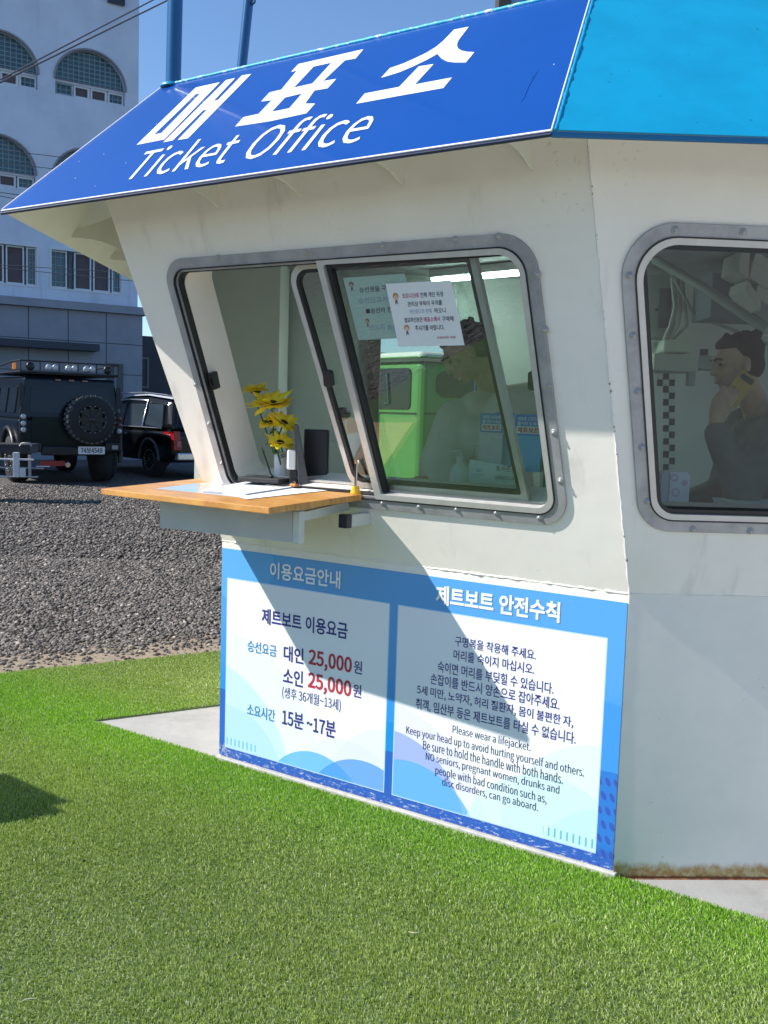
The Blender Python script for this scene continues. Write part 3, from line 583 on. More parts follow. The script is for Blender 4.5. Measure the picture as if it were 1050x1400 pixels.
# scissors-like key and wooden fob
kp = onplane(402, 665, SHP.pt(0, 0, .01), SHP.n)
o = thing('wooden_clip', kp, 'small orange wooden clip with black spring beside the paper pad', 'clip')
part(MB().box((-.015, -.012, 0), (.015, .012, .012), Pl(kp, eR, np.array([-eR[1], eR[0], 0]))), 'clip_body', mat('orange_wood', (.5, .2, .06), .5), o, bev=.003)
part(MB().tube([kp+Z3*.012-eR*.012, kp+Z3*.02, kp+Z3*.012+eR*.012], .003, 6), 'clip_spring', M_BLK, o)
kp = onplane(368, 664, SHP.pt(0, 0, .012), SHP.n); o = thing('key_ring', kp, 'thin metal keys lying on top of the paper pad', 'keys')
part(MB().tube([kp+eR*(.012*math.cos(a))+Z3*.002+np.array([-eR[1], eR[0], 0])*.012*math.sin(a) for a in np.linspace(0, 2*math.pi, 20)], .0012, 5), 'ring', M_BOLT, o)
part(MB().box((.01, -.003, 0), (.055, .004, .002), Pl(kp, eR, np.array([-eR[1], eR[0], 0]))), 'key_blade', M_BOLT, o)

# ================================================================ interior
ZD = 1.305
fr0 = FU.pt(.05, .22, -.05); 
desk = thing('ticket_desk', (.6, 3.8, .14), 'pale built-in desk running behind both windows inside the hut', 'desk')
d1_ = L0+nF*(-.10)+eR*.08; d2_ = C0+nF*(-.10)
inn = -nF*.42
q1 = [d1_, C0+np.array([-.03, .11, 0]), C0+np.array([.12, .53, 0]), d1_+inn+eR*.25]
M_DESK = mat('dark_desk_laminate', (.17, .18, .18), .35, noise=.2, nscale=5)
part(MB().hexa([np.array([p_[0], p_[1], ZD-.03]) for p_ in q1], [np.array([p_[0], p_[1], ZD]) for p_ in q1]), 'desk_top', M_DESK, desk, bev=.003)
part(MB().box((C0[0]+.13, C0[1]+.10, ZD-.05), (XR-.1, C0[1]+.54, ZD-.02)), 'side_desk_top', mat('pale_desk_laminate', (.5, .56, .55), .4), desk, bev=.003)
for X, Y in ((.0, 4.1), (.75, 3.7), (1.5, 3.7), (2.5, 3.7)): part(MB().box((X-.03, Y-.03, .145), (X+.03, Y+.03, ZD-.051)), 'desk_leg', M_BLK2, desk)

def pbox(c, sx, sy, z0, z1, ang=0):       # upright box helper plane: c centre (x,y)
    ca, sa_ = math.cos(ang), math.sin(ang); return Pl((c[0], c[1], z0), (ca, sa_, 0), (-sa_, ca, 0)), (-sx/2, -sy/2, 0), (sx/2, sy/2, z1-z0)
# sunflowers in a white vase
vp = ony(384, 640, 4.07); vp[2] = ZD
vase = thing('vase', vp, 'small white vase holding sunflowers at the open window', 'vase')
part(MB().lathe([(0, 0), (.026, 0), (.03, .01), (.030, .09), (.030, .125), (.027, .125), (.025, .03), (0, .02)], Pl(vp, (1, 0, 0), (0, 1, 0)), 24), 'vase_body', M_WHT, vase)
def petal_m():
    m = mat('sunflower_petals', (.85, .5, .02), .55); t = NT(m); b = m.node_tree.nodes['Principled BSDF']
    c = t.mix(t.ss(t.noise(40, 3), .35, .65), (.96, .82, .04), (.95, .60, .02)); m.node_tree.links.new(c, b.inputs['Base Color']); b.inputs['Subsurface Weight'].default_value = .0; return m
M_PET = petal_m(); M_SEED = mat('brown_seed_disc', (.035, .018, .008), .9, bump=.003, bscale=300); M_LEAF = mat('green_leaves', (.06, .16, .03), .5, noise=.4, nscale=30)
def flower(px_, Y, r, tilt, lab):
    c = ony(px_[0], px_[1], Y); ax = np.array([tilt[0], tilt[1], 1.0]); ax /= np.linalg.norm(ax); e1 = np.cross(ax, [0, 1.0, 0]); e1 /= np.linalg.norm(e1); pl = Pl(c, e1, np.cross(ax, e1))
    f = thing('sunflower', c, lab, 'flower', 'sunflowers in the white vase')
    pm = MB()
    for ring, (n, rr, lift, wd) in enumerate(((19, 1.0, .25, .36), (17, .85, .5, .34))):
        for i in range(n):
            a = 2*math.pi*i/n+ring*.2+rng.normal()*.06; L = r*rr*(1+.12*rng.normal()); ww = r*wd*(1+.15*rng.normal()); dr = rng.normal()*.12+lift
            cs, sn = math.cos(a), math.sin(a); V = []
            for t_, wf_ in ((.25, .3), (.5, .9), (.75, 1.0), (1.0, .1)):
                h = r*dr*(t_-.2)-r*.16*(t_**2)*(.5 if ring else 1.0)
                for sg in (-1, 0, 1):
                    V.append(pl.pt(cs*L*t_-sn*sg*ww*wf_*.5, sn*L*t_+cs*sg*ww*wf_*.5, h+(0 if sg else r*.05*wf_)))
            pm.add(V, [(j*3+k_, j*3+k_+1, j*3+k_+4, j*3+k_+3) for j in range(3) for k_ in range(2)], True)
    part(pm, 'petals', M_PET, f, fix=False)
    part(MB().lathe([(0, r*.10), (r*.22, r*.09), (r*.33, r*.02), (r*.34, -.004)], pl, 18), 'seed_disc', M_SEED, f)
    part(MB().lathe([(r*.36, -.003), (r*.30, -r*.14), (.004, -r*.22)], pl, 14), 'calyx', M_LEAF, f)
    st = [c-ax*.015, c-ax*.06, (c+vp)/2+np.array([rng.normal()*.006, rng.normal()*.006, 0]), vp+np.array([rng.normal()*.006, rng.normal()*.006, .03])]
    part(MB().tube(st, .0035, 7), 'stem', M_LEAF, f)
    for k in range(3):
        b0 = np.array(st[1])*(1-.3*k)+np.array(st[2])*.3*k; a = rng.uniform(0, 6.28); d_ = np.array([math.cos(a), math.sin(a)*.6, -.1]); s_ = np.cross(d_, Z3)
        V = [];
        for t_, w_ in ((0, .004), (.3, .018), (.65, .016), (1, .001)):
            for sg in (-1, 1): V.append(b0+d_*t_*.075+s_*sg*w_+Z3*(.02*math.sin(t_*3)))
        part(MB().add(V, [(j*2, j*2+1, j*2+3, j*2+2) for j in range(3)], True), 'leaf', M_LEAF, f, fix=False)
flower((371, 552), 4.03, .098, (-.10, -.34), 'largest orange-yellow sunflower, uppermost but one in the white vase')
flower((350, 534), 4.09, .066, (-.1, -.12), 'topmost small sunflower at the upper left of the bunch')
flower((388, 578), 4.01, .070, (.42, -.45), 'right-hand yellow sunflower tilted outward, below the largest bloom')
flower((383, 605), 3.99, .064, (.2, -.5), 'lowest yellow sunflower just above the white vase')
flower((370, 577), 4.07, .055, (-.45, -.45), 'small half-hidden sunflower behind the middle of the bunch')
# monitor seen from the side/back, box behind, pen, phone stand
mp = ony(432, 640, 4.02); mp[2] = ZD
mon = thing('monitor', mp, 'black desktop monitor turned away behind the open window', 'monitor')
P_, lo, hi = pbox(mp, .105, .03, ZD+.012, 1.53, R(-12)); part(MB().box(lo, hi, P_), 'screen', M_BLK, mon, bev=.005)
part(MB().box((-.05, -.05, -.012), (.05, .05, -.001), P_), 'monitor_foot', M_BLK2, mon)
mp2 = ony(412, 640, 3.95); mp2[2] = ZD
ct = thing('card_terminal', mp2, 'upright grey and black card terminal between the vase and the monitor', 'card terminal')
P_, lo, hi = pbox(mp2, .035, .09, ZD, 1.55, R(8)); part(MB().hexa([P_.pt(-.012, -.04, 0), P_.pt(.03, -.04, 0), P_.pt(.03, .04, 0), P_.pt(-.012, .04, 0)], [P_.pt(-.034, -.04, .245), P_.pt(-.018, -.04, .245), P_.pt(-.018, .04, .245), P_.pt(-.034, .04, .245)]), 'terminal_body', mat('dark_grey_plastic', (.07, .075, .08), .35), ct, bev=.003)
part(MB().box((-.05, -.03, 0), (-.018, .03, .055), P_), 'terminal_base', M_BLK, ct, bev=.003)
part(MB().box((-.06, -.035, .058), (-.026, .02, .14), P_), 'receipt_roll', M_WHT, ct, bev=.006)
o = thing('black_tray', ony(365, 648, 3.98)*np.array([1, 1, 0])+Z3*ZD, 'flat black tray with papers on the desk at the open window', 'tray')
P_, lo, hi = pbox(wpos(o), .2, .14, ZD, ZD+.02, R(-25)); part(MB().box(lo, hi, P_), 'tray_body', M_BLK2, o, bev=.004)
b0 = ony(430, 651, 3.86)
q0_ = ony(415, 612, 4.0); q1_ = ony(371, 649, 3.95)
o = thing('desk_pen', q1_, 'black pen standing slanted in a desk stand left of the vase', 'pen'); part(MB().tube([ony(371, 650, 3.95), ony(360, 618, 3.95), ony(358, 611, 3.95)], [.004, .004, .001], 8), 'barrel', M_BLK, o)
part(MB().lathe([(0, 0), (.012, 0), (.008, .01), (0, .012)], Pl(ony(371, 651, 3.95)-Z3*.006, (1, 0, 0), (0, 1, 0)), 12), 'pen_stand', M_BLK, o)
# lamp-like black knob and white phone on the wall behind
wp = ony(463, 575, 5.3); o = thing('wall_phone', wp, 'white intercom with black handset on the inner wall behind the sliding pane', 'intercom')
P_, lo, hi = pbox(wp, .09, .05, wp[2]-.12, wp[2]+.0); part(MB().box(lo, hi, P_), 'intercom_body', M_WHT, o, bev=.008); part(MB().ball(wp+np.array([.02, -.03, .04]), (.05, .03, .035)), 'handset', M_BLK, o)
# brochure stand
bs = ony(690, 660, 3.62); bs[2] = ZD
M_CYB = mat('brochure_cyan_cover', (.10, .48, .78), .4, noise=.15, nscale=10); M_BRB = mat('brochure_blue_head', (.03, .22, .62), .4); M_LIL = mat('brochure_lilac_cover', (.66, .68, .80), .4, noise=.25, nscale=30)
M_PALE = mat('pale_blue_card', (.72, .86, .90), .35)
bst = thing('brochure_stand', bs, 'clear brochure rack with a pale card sign behind the front window', 'brochure rack')
BS = Pl(bs, eR, Z3); BS.n = np.cross(BS.ex, BS.ey)
def bsx(x, y, d): P = onplane(x, y, BS.pt(0, 0, d), BS.n); return ((P-BS.O) @ BS.ex, (P-BS.O) @ BS.ey)
c4 = [bsx(x, y, .0) for x, y in ((638, 662), (700, 674), (712, 640), (642, 628))]
part(MB().plate(BS, [(c4[0][0], .001), (c4[1][0], .001), (c4[2][0], c4[2][1]), (c4[3][0], c4[3][1])], (), -.003, 0), 'card_sign', M_PALE, bst)
s0, t0 = bsx(668, 641, .001); put_text('포시즌레저', BS, ((bsx(695, 646, 0)[0]), bsx(695, 641, 0)[1]), .105, .022, M_INK, bst, d=.0012, bold=.01)
put_text('(064)712-5', BS, (bsx(693, 650, 0)[0], bsx(693, 654, 0)[1]), .10, .018, M_INK, bst, d=.0012, bold=.01)
put_text('포시즌해양레저', BS, (bsx(654, 649, 0)[0], bsx(654, 649.5, 0)[1]), .055, .009, M_INKB, bst, d=.0012)
lc = bsx(655, 643, 0)
for sg in (-1, 1): part(MB().tube([BS.pt(lc[0]+sg*.006+.006*math.cos(a), lc[1]+.005*math.sin(a), .0012) for a in np.linspace(0, 6.283, 18)], .0009, 4), 'logo_loop', M_INKB, bst)
part(MB().box((c4[3][0]+.01, .002, -.09), (c4[3][0]+.012, .19, -.01), BS).box((bsx(742, 600, -.02)[0], .002, -.09), (bsx(742, 600, -.02)[0]+.002, .16, -.01), BS), 'rack_side', glass('clear_acrylic', (.85, .9, .92)), bst, fix=False)
for i, (x0, x1, y0, y1, mb_, lab) in enumerate(((655, 688, 566, 632, M_LIL, 'left brochure with lilac cover and red title in the window rack'), (702, 742, 568, 640, M_CYB, 'right brochure with cyan cover and red title in the window rack'), (675, 702, 565, 632, M_CYB, 'blue brochure half behind the pane stile in the window rack'))):
    d = -.035-.012*(i == 2)*2; a = bsx(x0, y1, d); b = bsx(x1, y0, d)
    o = thing('brochure', BS.pt(a[0], a[1], d), lab, 'brochure', None)
    part(MB().box((a[0], a[1]-.01, d-.01), (b[0], b[1], d), BS), 'cover', mb_, o)
    hh = b[1]-a[1]; part(MB().box((a[0]-.001, a[1]+hh*.62, d+.0005), (b[0]+.001, b[1]+.002, d+.0015), BS), 'header_band', M_BRB, o)
    cx = (a[0]+b[0])/2; ww = (b[0]-a[0])*.82
    if i < 2:
        put_text('새로운 스포츠를', BS, (cx, a[1]+hh*.93), ww, hh*.07, M_WHITE, o, d=d+.002, bold=.02); put_text('즐기러 오세요', BS, (cx, a[1]+hh*.84), ww, hh*.07, M_WHITE, o, d=d+.002, bold=.02)
        part(MB().box((cx-ww*.54, a[1]+hh*.655, d+.0017), (cx+ww*.54, a[1]+hh*.79, d+.0022), BS), 'title_patch', M_WHITE, o)
        put_text('제트보트', BS, (cx, a[1]+hh*.722), ww, hh*.11, M_INKR, o, d=d+.003, bold=.03)
for k in range(7):
    d = -.02; x = bsx(742, 620, d)[0]; o = thing('leaflet', BS.pt(x+.0085*k, .02, -.09), 'thin blue leaflet on edge, %s of seven in the rack' % ('first from the left', 'second from the left', 'third from the left', 'middle one', 'third from the right', 'second from the right', 'last on the right')[k], 'leaflet', 'leaflets on edge in the rack')
    part(MB().box((x+.006+.0085*k, .004, -.12), (x+.009+.0085*k, .145-.004*k, -.02), BS), 'leaf', M_CYB if k % 2 else mat('dull_blue_leaflet', (.10, .16, .22), .5), o)
# hand sanitiser
sp_ = ony(628, 668, 3.72); sp_[2] = ZD
sn_ = thing('pump_bottle', sp_, 'clear hand sanitiser pump bottle behind the front window', 'pump bottle')
SPL = Pl(sp_, (1, 0, 0), (0, 1, 0)); M_GEL = mat('frosted_gel_bottle', (.68, .80, .78), .2, noise=.05)
part(MB().lathe([(0, 0), (.036, 0), (.038, .006), (.037, .085), (.03, .105), (.014, .118), (.013, .125), (0, .126)], SPL, 24), 'bottle', M_GEL, sn_)
part(MB().lathe([(.016, .122), (.016, .145), (.006, .147), (.005, .166), (0, .167)], SPL, 18), 'pump_collar', mat('translucent_white_cap', (.6, .68, .68), .3), sn_)
part(MB().tube([sp_+Z3*.166, sp_+Z3*.168+X1*-.008, sp_+Z3*.162-X1*.036], [.007, .006, .004], 8), 'pump_spout', bpy.data.materials['translucent_white_cap'], sn_)
part(MB().lathe([(.0376, .01), (.0384, .03), (.0376, .078)], SPL, 24), 'bottle_label', mat('pale_bottle_label', (.62, .74, .74), .4), sn_)
# fluorescent batten on the ceiling
f0 = onz(592, 381, 2.40); f1 = onz(760, 366, 2.40)
la = thing('ceiling_lamp', (f0+f1)/2, 'lit white fluorescent batten under the hut ceiling', 'lamp')
dv = (f1-f0); Lf = np.linalg.norm(dv)*1.15; LP = Pl(f0, dv, np.cross(Z3, dv))
part(MB().box((0, -.045, .0), (Lf, .045, .045), LP), 'lamp_housing', M_WHT, la, bev=.004)
part(MB().box((.01, -.035, -.02), (Lf-.01, .035, -.001), LP), 'lamp_tube', mat('lit_diffuser', (.8, .9, .88), .4, emit=(.75, 1, .93), estr=22), la, bev=.008)
# dark things behind the clerk: stone-grey tarpaulin backdrop above and beside the opening
rp = Pl((0, 5.55, 0), (1, 0, 0), (0, 0, 1))
# notices taped to the glass
def notice(px4, d, lines, label, tint, figs):
    q = [FU.px(x, y, d) for x, y in px4]; O = FU.pt(*q[0], d); ex = FU.pt(*q[1], d)-O; ey = FU.pt(*q[3], d)-O; Wn = np.linalg.norm(ex); Hn = np.linalg.norm(ey)
    pl = Pl(O, ex, ey-ex*(ey @ ex)/(Wn*Wn)); o = thing('taped_notice', O, label, 'notice')
    loc = [(((FU.pt(*a, d)-O) @ pl.ex), ((FU.pt(*a, d)-O) @ pl.ey)) for a in q]
    part(MB().plate(pl, loc, (), -.0006, 0), 'paper', tint, o)
    def P(u, v): return (loc[0][0]*(1-u)*(1-v)+loc[1][0]*u*(1-v)+loc[2][0]*u*v+loc[3][0]*(1-u)*v, loc[0][1]*(1-u)*(1-v)+loc[1][1]*u*(1-v)+loc[2][1]*u*v+loc[3][1]*(1-u)*v)
    for s, u0, u1, v, h, mt in lines:
        a, b = P(u0, v), P(u1, v); put_text(s, pl, ((a[0]+b[0])/2, (a[1]+b[1])/2), b[0]-a[0], h*Hn, mt, o, d=.0008, bold=.012)
    for u, v, r_, hair in figs:
        c = P(u, v); part(MB().lathe([(0, .0006), (r_, .0006), (r_, 0)], pl, 14, c), 'drawn_hair', hair, o); part(MB().lathe([(0, .0012), (r_*.68, .0012), (r_*.68, .0006)], pl, 14, (c[0], c[1]-r_*.35)), 'drawn_face', mat('drawn_face', (.7, .5, .38), .6), o)
        part(MB().plate(pl, [(c[0]-r_*.3, c[1]-r_*1.0), (c[0]+r_*.3, c[1]-r_*1.0), (c[0]+r_*.55, c[1]-r_*2.5), (c[0]+.001, c[1]-r_*1.9), (c[0]-r_*.55, c[1]-r_*2.5)], (), 0, .0008), 'drawn_body', mat('drawn_body', (.18, .1, .12), .6), o)
    return o
# bottom-left, bottom-right, top-right, top-left
M_NP = mat('pale_mint_paper', (.62, .74, .70), .7); M_NP2 = mat('laminated_white_paper', (.72, .75, .76), .3)
M_HAIR1 = mat('drawn_orange_hair', (.5, .25, .1), .7); M_HAIR2 = mat('drawn_dark_hair', (.2, .15, .15), .7)
notice(((490, 465), (577, 461), (553, 374), (469, 380)), -.0172, [('승선권을 구매하시고', .22, 1.0, .80, .085, M_INK), ('승선신고서를 작성', .16, .95, .63, .095, M_INKP), ('■승선자 전원 연락처', .24, 1.0, .46, .085, M_INK), ('반드시 승선대기소', .22, .95, .19, .085, M_INKP)], 'pale green handwritten-style notice behind the glass, partly covered by the other notice', M_NP, [(.11, .89, .010, M_HAIR2), (.22, .30, .009, M_HAIR1)])
notice(((545, 474), (635, 472), (617, 383), (527, 388)), -.0135, [('코로나19로', .22, .48, .80, .08, M_INKK), ('인해 개인 위생', .50, .84, .80, .08, M_INK), ('관리상 부득이 우의를', .28, .80, .67, .08, M_INK), ('개인용으로 판매', .28, .62, .55, .075, M_INKP), ('하오니', .66, .83, .55, .08, M_INK), ('필요하신분은', .18, .46, .42, .08, M_INK), ('매표소에서', .48, .72, .42, .08, M_INKK), ('구매해', .75, .92, .42, .08, M_INK), ('주시기를 바랍니다.', .32, .76, .29, .085, M_INK), ('유일마린 대표', .62, .90, .13, .04, M_INKK)],
       'white laminated notice with orange-haired drawing taped to the middle of the front window glass', M_NP2, [(.12, .80, .012, M_HAIR1), (.19, .30, .011, M_HAIR1)])

# right window: cabinet, shelf box, checker strip, pattern box, trays, cables
def rint(x, y, Y): return ony(x, y, Y)
o = thing('wall_cabinet', rint(893, 430, 5.4), 'grey electrical cabinet with cables at the left inside the side window', 'cabinet')
def ybox(x0, y0, x1, y1, Y, depth, name, material, par, bev=0):
    a = ony(x0, y0, Y); b = ony(x1, y1, Y); return part(MB().box((min(a[0], b[0]), Y, min(a[2], b[2])), (max(a[0], b[0]), Y+depth, max(a[2], b[2]))), name, material, par, bev=bev)
M_CAB = mat('cabinet_grey_green', (.34, .40, .37), .5, noise=.1); M_CAB2 = mat('cabinet_dark_slot', (.10, .12, .12), .5)
ybox(870, 375, 922, 462, 5.3, .18, 'cabinet_body', M_CAB, o); ybox(903, 394, 916, 448, 5.28, .018, 'cable_slot', M_CAB2, o)
for k in range(6):
    x = 918+k*3; pts_ = [ony(x, 380, 5.25), ony(x+4, 420, 5.22), ony(x+rng.normal()*5, 445, 5.2), ony(905+k*2, 470, 5.25)]; part(MB().tube(pts_, .008, 6), 'cable', M_CAB if k % 2 else M_INT2, o)
part(MB().tube([ony(915, 370, 5.25), ony(950, 432, 5.2), ony(1000, 450, 5.2), ony(1050, 470, 5.2)], .010, 6), 'cable', M_CAB, o)
ybox(896, 422, 900, 424, 5.29, .01, 'cabinet_switch', M_BLK, o)
o = thing('wall_shelf', rint(930, 495, 5.2), 'pale box-like shelf on brackets inside the side window', 'shelf')
M_SH = mat('pale_shelf', (.50, .56, .49), .5)
ybox(895, 483, 954, 508, 5.15, .3, 'shelf_box', M_SH, o); ybox(954, 486, 1000, 505, 5.3, .2, 'shelf_rail', M_CAB, o); ybox(942, 509, 950, 528, 5.3, .05, 'shelf_bracket', M_CAB, o)
o = thing('storage_box', rint(925, 478, 5.25), 'pale carton on the wall shelf inside the side window', 'box'); ybox(908, 464, 945, 482.6, 5.2, .2, 'carton', mat('pale_carton', (.55, .60, .50), .6), o, .01)
o = thing('small_black_box', rint(968, 482, 5.3), 'small black gadget at the end of the wall shelf', 'gadget'); ybox(961, 477, 968, 485.5, 5.32, .05, 'gadget_body', M_BLK, o)
o = thing('checkered_tape', rint(910, 570, 5.6), 'black and white checkered strip hanging down the inner wall', 'checkered strip')
cm = MB(); cw = MB(); Yc = 5.55
for r_ in range(17):
    for c_ in range(3):
        x0 = 898+c_*8.2+.0*r_; y0 = 510+r_*8.9; a = ony(x0, y0+8.9, Yc); b = ony(x0+8.2, y0, Yc); dx_ = 0
        if r_ > 1 and c_ == 0: continue
        (cm if (r_+c_) % 2 else cw).box((a[0], Yc-.004, a[2]), (b[0], Yc, b[2]))
part(cm, 'black_squares', M_BLK2, o); part(cw, 'white_squares', mat('checker_white', (.5, .54, .52), .5), o)
o = thing('patterned_box', ony(925, 690, 3.45)*np.array([1, 1, 0])+Z3*(ZD-.02), 'white box with pink rose pattern standing at the left of the side window', 'box')
def rosem():
    m = mat('pink_pattern_paper', (.74, .72, .80), .5); t = NT(m); b = m.node_tree.nodes['Principled BSDF']
    v = m.node_tree.nodes.new('ShaderNodeTexVoronoi'); v.inputs['Scale'].default_value = 22; m.node_tree.links.new(t.tc.outputs['Object'], v.inputs[0])
    w_ = t.m('SINE', t.m('MULTIPLY', v.outputs[0], 26)); f = t.m('MULTIPLY', t.m('LESS_THAN', v.outputs[0], .36), t.m('GREATER_THAN', w_, -.1)); c = t.mix(f, (.74, .72, .80), (.62, .42, .60)); m.node_tree.links.new(c, b.inputs['Base Color']); return m
a = ony(914, 692, 3.42); b = ony(944, 646, 3.42); part(MB().box((a[0], 3.42, ZD-.02), (b[0], 3.53, b[2])), 'box_body', rosem(), o)
part(MB().box((a[0]-.03, 3.425, ZD-.02), (a[0]-.001, 3.52, b[2]-.004)), 'box_flap', mat('pale_blue_flap', (.45, .52, .62), .6), o)
for x0, x1, y, lb in ((920, 1012, 694, 'flat pale folder lying on the desk in the side window'), (990, 1080, 686, 'open pale paper tray beside the man on the phone')):
    a = ony(x0, y, 3.5); b = ony(x1, y, 3.5); o = thing('paper_tray', (a[0], 3.5, ZD-.02), lb, 'tray'); zt = ZD-.02+(.012 if x0 < 950 else .04)
    part(MB().hexa([(a[0]+.01, 3.40, ZD-.019), (b[0]-.01, 3.40, ZD-.019), (b[0]-.01, 3.62, ZD-.019), (a[0]+.01, 3.62, ZD-.019)], [(a[0], 3.39, zt), (b[0], 3.39, zt), (b[0], 3.63, zt), (a[0], 3.63, zt)]), 'tray_body', mat('pale_teal_paper', (.50, .62, .62), .6), o)
# white foam boxes on an overhead rack at the upper right
o = thing('overhead_rack', ony(1010, 420, 4.9), 'grey overhead rack board inside the side window', 'rack'); ybox(975, 372, 1080, 437, 4.95, .3, 'rack_board', mat('rack_slate', (.20, .23, .26), .6), o); ybox(1036, 452, 1090, 460, 4.85, .06, 'rack_rail', M_WHT, o)
M_FOAM = mat('white_foam', (.62, .62, .58), .7, noise=.1, nscale=10)
fo = None
for i, (x0, y0, x1, y1) in enumerate(((1031, 342, 1075, 364), (1026, 356, 1075, 388), (1020, 382, 1042, 400), (1034, 388, 1080, 412), (1010, 342, 1024, 380))):
    o = thing('foam_box', ony(x0, y0, 4.7), ['topmost white foam box on the overhead rack', 'large white foam box second from top on the overhead rack', 'broken corner of white foam hanging from the rack', 'lowest white foam box at the right of the rack', 'upright beige strip of foam left of the stacked boxes'][i], 'foam box')
    a = ony(x0, y0, 4.7); b = ony(x1, y1, 4.7); sk = -.09 if i != 4 else 0
    part(MB().hexa([(a[0], 4.7, a[2]-(a[2]-b[2])*.75), (b[0], 4.7, b[2]+sk), (b[0], 4.94, b[2]+sk), (a[0], 4.94, a[2]-(a[2]-b[2])*.75)], [(a[0]+.01, 4.7, a[2]), (b[0], 4.7, a[2]+sk), (b[0], 4.94, a[2]+sk), (a[0]+.01, 4.94, a[2])]), 'foam_body', M_FOAM, o, bev=.008)
# sloping ceiling trim
part(MB().tube([ony(895, 355, 5.0), ony(960, 392, 4.6), ony(1050, 452, 4.2)], .022, 6), 'ceiling_trim', mat('pale_trim', (.36, .4, .38), .5), hut)

# ================================================================ people
def figure(prims, voxel, name, material, parent, smooth=3):
    b = bmesh.new()
    for p_ in prims:
        if p_[0] == 'c':
            _, a, ra, c, rc = p_; a = np.array(a, float); c = np.array(c, float); L = np.linalg.norm(c-a); n = max(2, int(L/(min(ra, rc)*.35))+1)
            m_ = MB(); d = (c-a)/max(L, 1e-6)
            ptsx = [a-d*ra*math.cos(t)for t in (0.05, .5, 1.0)]+[a+(c-a)*i/n for i in range(n+1)]+[c+d*rc*math.cos(t) for t in (1.0, .5, .05)]
            rs = [ra*math.sin(t) for t in (0.05, .5, 1.0)]+[ra+(rc-ra)*i/n for i in range(n+1)]+[rc*math.sin(t) for t in (1.0, .5, .05)]
            m_.tube(ptsx, rs, 14)
        else:
            _, c, rr = p_[:3]; m_ = MB().ball((0, 0, 0), rr, 24, 16)
            if len(p_) > 3: Rm = p_[3]; m_.v = [tuple(Rm @ Vector(v)) for v in m_.v]
            m_.v = [(v[0]+c[0], v[1]+c[1], v[2]+c[2]) for v in m_.v]
        k = [b.verts.new(v) for v in m_.v]
        for f in m_.f:
            try: b.faces.new([k[i] for i in f])
            except ValueError: pass
    me = bpy.data.meshes.new(name); b.to_mesh(me); b.free(); o = bpy.data.objects.new(name, me); col.objects.link(o)
    rm = o.modifiers.new('r', 'REMESH'); rm.mode = 'VOXEL'; rm.voxel_size = voxel; rm.use_smooth_shade = True
    smm = o.modifiers.new('s', 'SMOOTH'); smm.factor = .5; smm.iterations = smooth
    dg = bpy.context.evaluated_depsgraph_get(); dg.update(); nm = bpy.data.meshes.new_from_object(o.evaluated_get(dg)); bpy.data.objects.remove(o)
    off = wpos(parent); nm.transform(Matrix.Translation(Vector([-c for c in off]))); nm.name = name; nm.materials.clear(); nm.materials.append(material); nm.polygons.foreach_set('use_smooth', [True]*len(nm.polygons))
    o = bpy.data.objects.new(name, nm); col.objects.link(o); o.parent = parent; return o
def head_prims(H, f, up, s=1.0):
    """H head centre, f facing (unit), up; right-handed head"""
    f = np.array(f, float); f /= np.linalg.norm(f); up = np.array(up, float); up -= f*(up @ f); up /= np.linalg.norm(up); r = np.cross(f, up)
    Rm = Matrix((tuple(r), tuple(f), tuple(up))).transposed(); P = lambda x, y, z: H+s*(x*r+y*f+z*up)
    E = lambda x, y, z, a, b_, c: ('e', P(x, y, z), (a*s, b_*s, c*s), Rm)
    L = [E(0, -.012, .03, .074, .094, .088), E(0, .025, -.03, .062, .068, .082), E(0, .052, -.092, .030, .026, .020), E(0, .03, -.075, .05, .05, .035),
         E(0, .093, -.012, .011, .016, .026), E(0, .104, -.028, .015, .013, .011), E(0, .088, .028, .050, .012, .012), E(0, .089, -.058, .023, .010, .006), E(0, .087, -.068, .020, .010, .007),
         E(.045, .066, -.02, .022, .02, .02), E(-.045, .066, -.02, .022, .02, .02), E(.077, -.006, -.012, .008, .017, .031), E(-.077, -.006, -.012, .008, .017, .031)]
    return L, P, Rm, r, f, up
M_SKIN = mat('skin', (.56, .35, .24), .55, noise=.35, nscale=16, bump=.0015, bscale=60); M_HAIRB = mat('black_hair', (.008, .007, .007), .75, spec=.2, bump=.003, bscale=70)
M_GREYH = mat('grey_hoodie', (.17, .18, .175), .85, noise=.3, nscale=9, bump=.03, bscale=9); M_BEIGE = mat('cream_sweatshirt', (.74, .71, .62), .85, noise=.15, nscale=10, bump=.006, bscale=18); M_TROU = mat('dark_trousers', (.03, .032, .04), .8)
def finger(base, d1, L, r_, curl, nrm):
    out = []; p_ = np.array(base, float); d = np.array(d1, float); d /= np.linalg.norm(d)
    for k, fr in enumerate((.45, .31, .24)):
        q = p_+d*L*fr; out.append(('c', p_, r_*(1-.1*k), q, r_*(1-.1*(k+1)))); p_ = q; a = curl[k]; d = d*math.cos(a)+np.array(nrm)*math.sin(a); d /= np.linalg.norm(d)
    return out
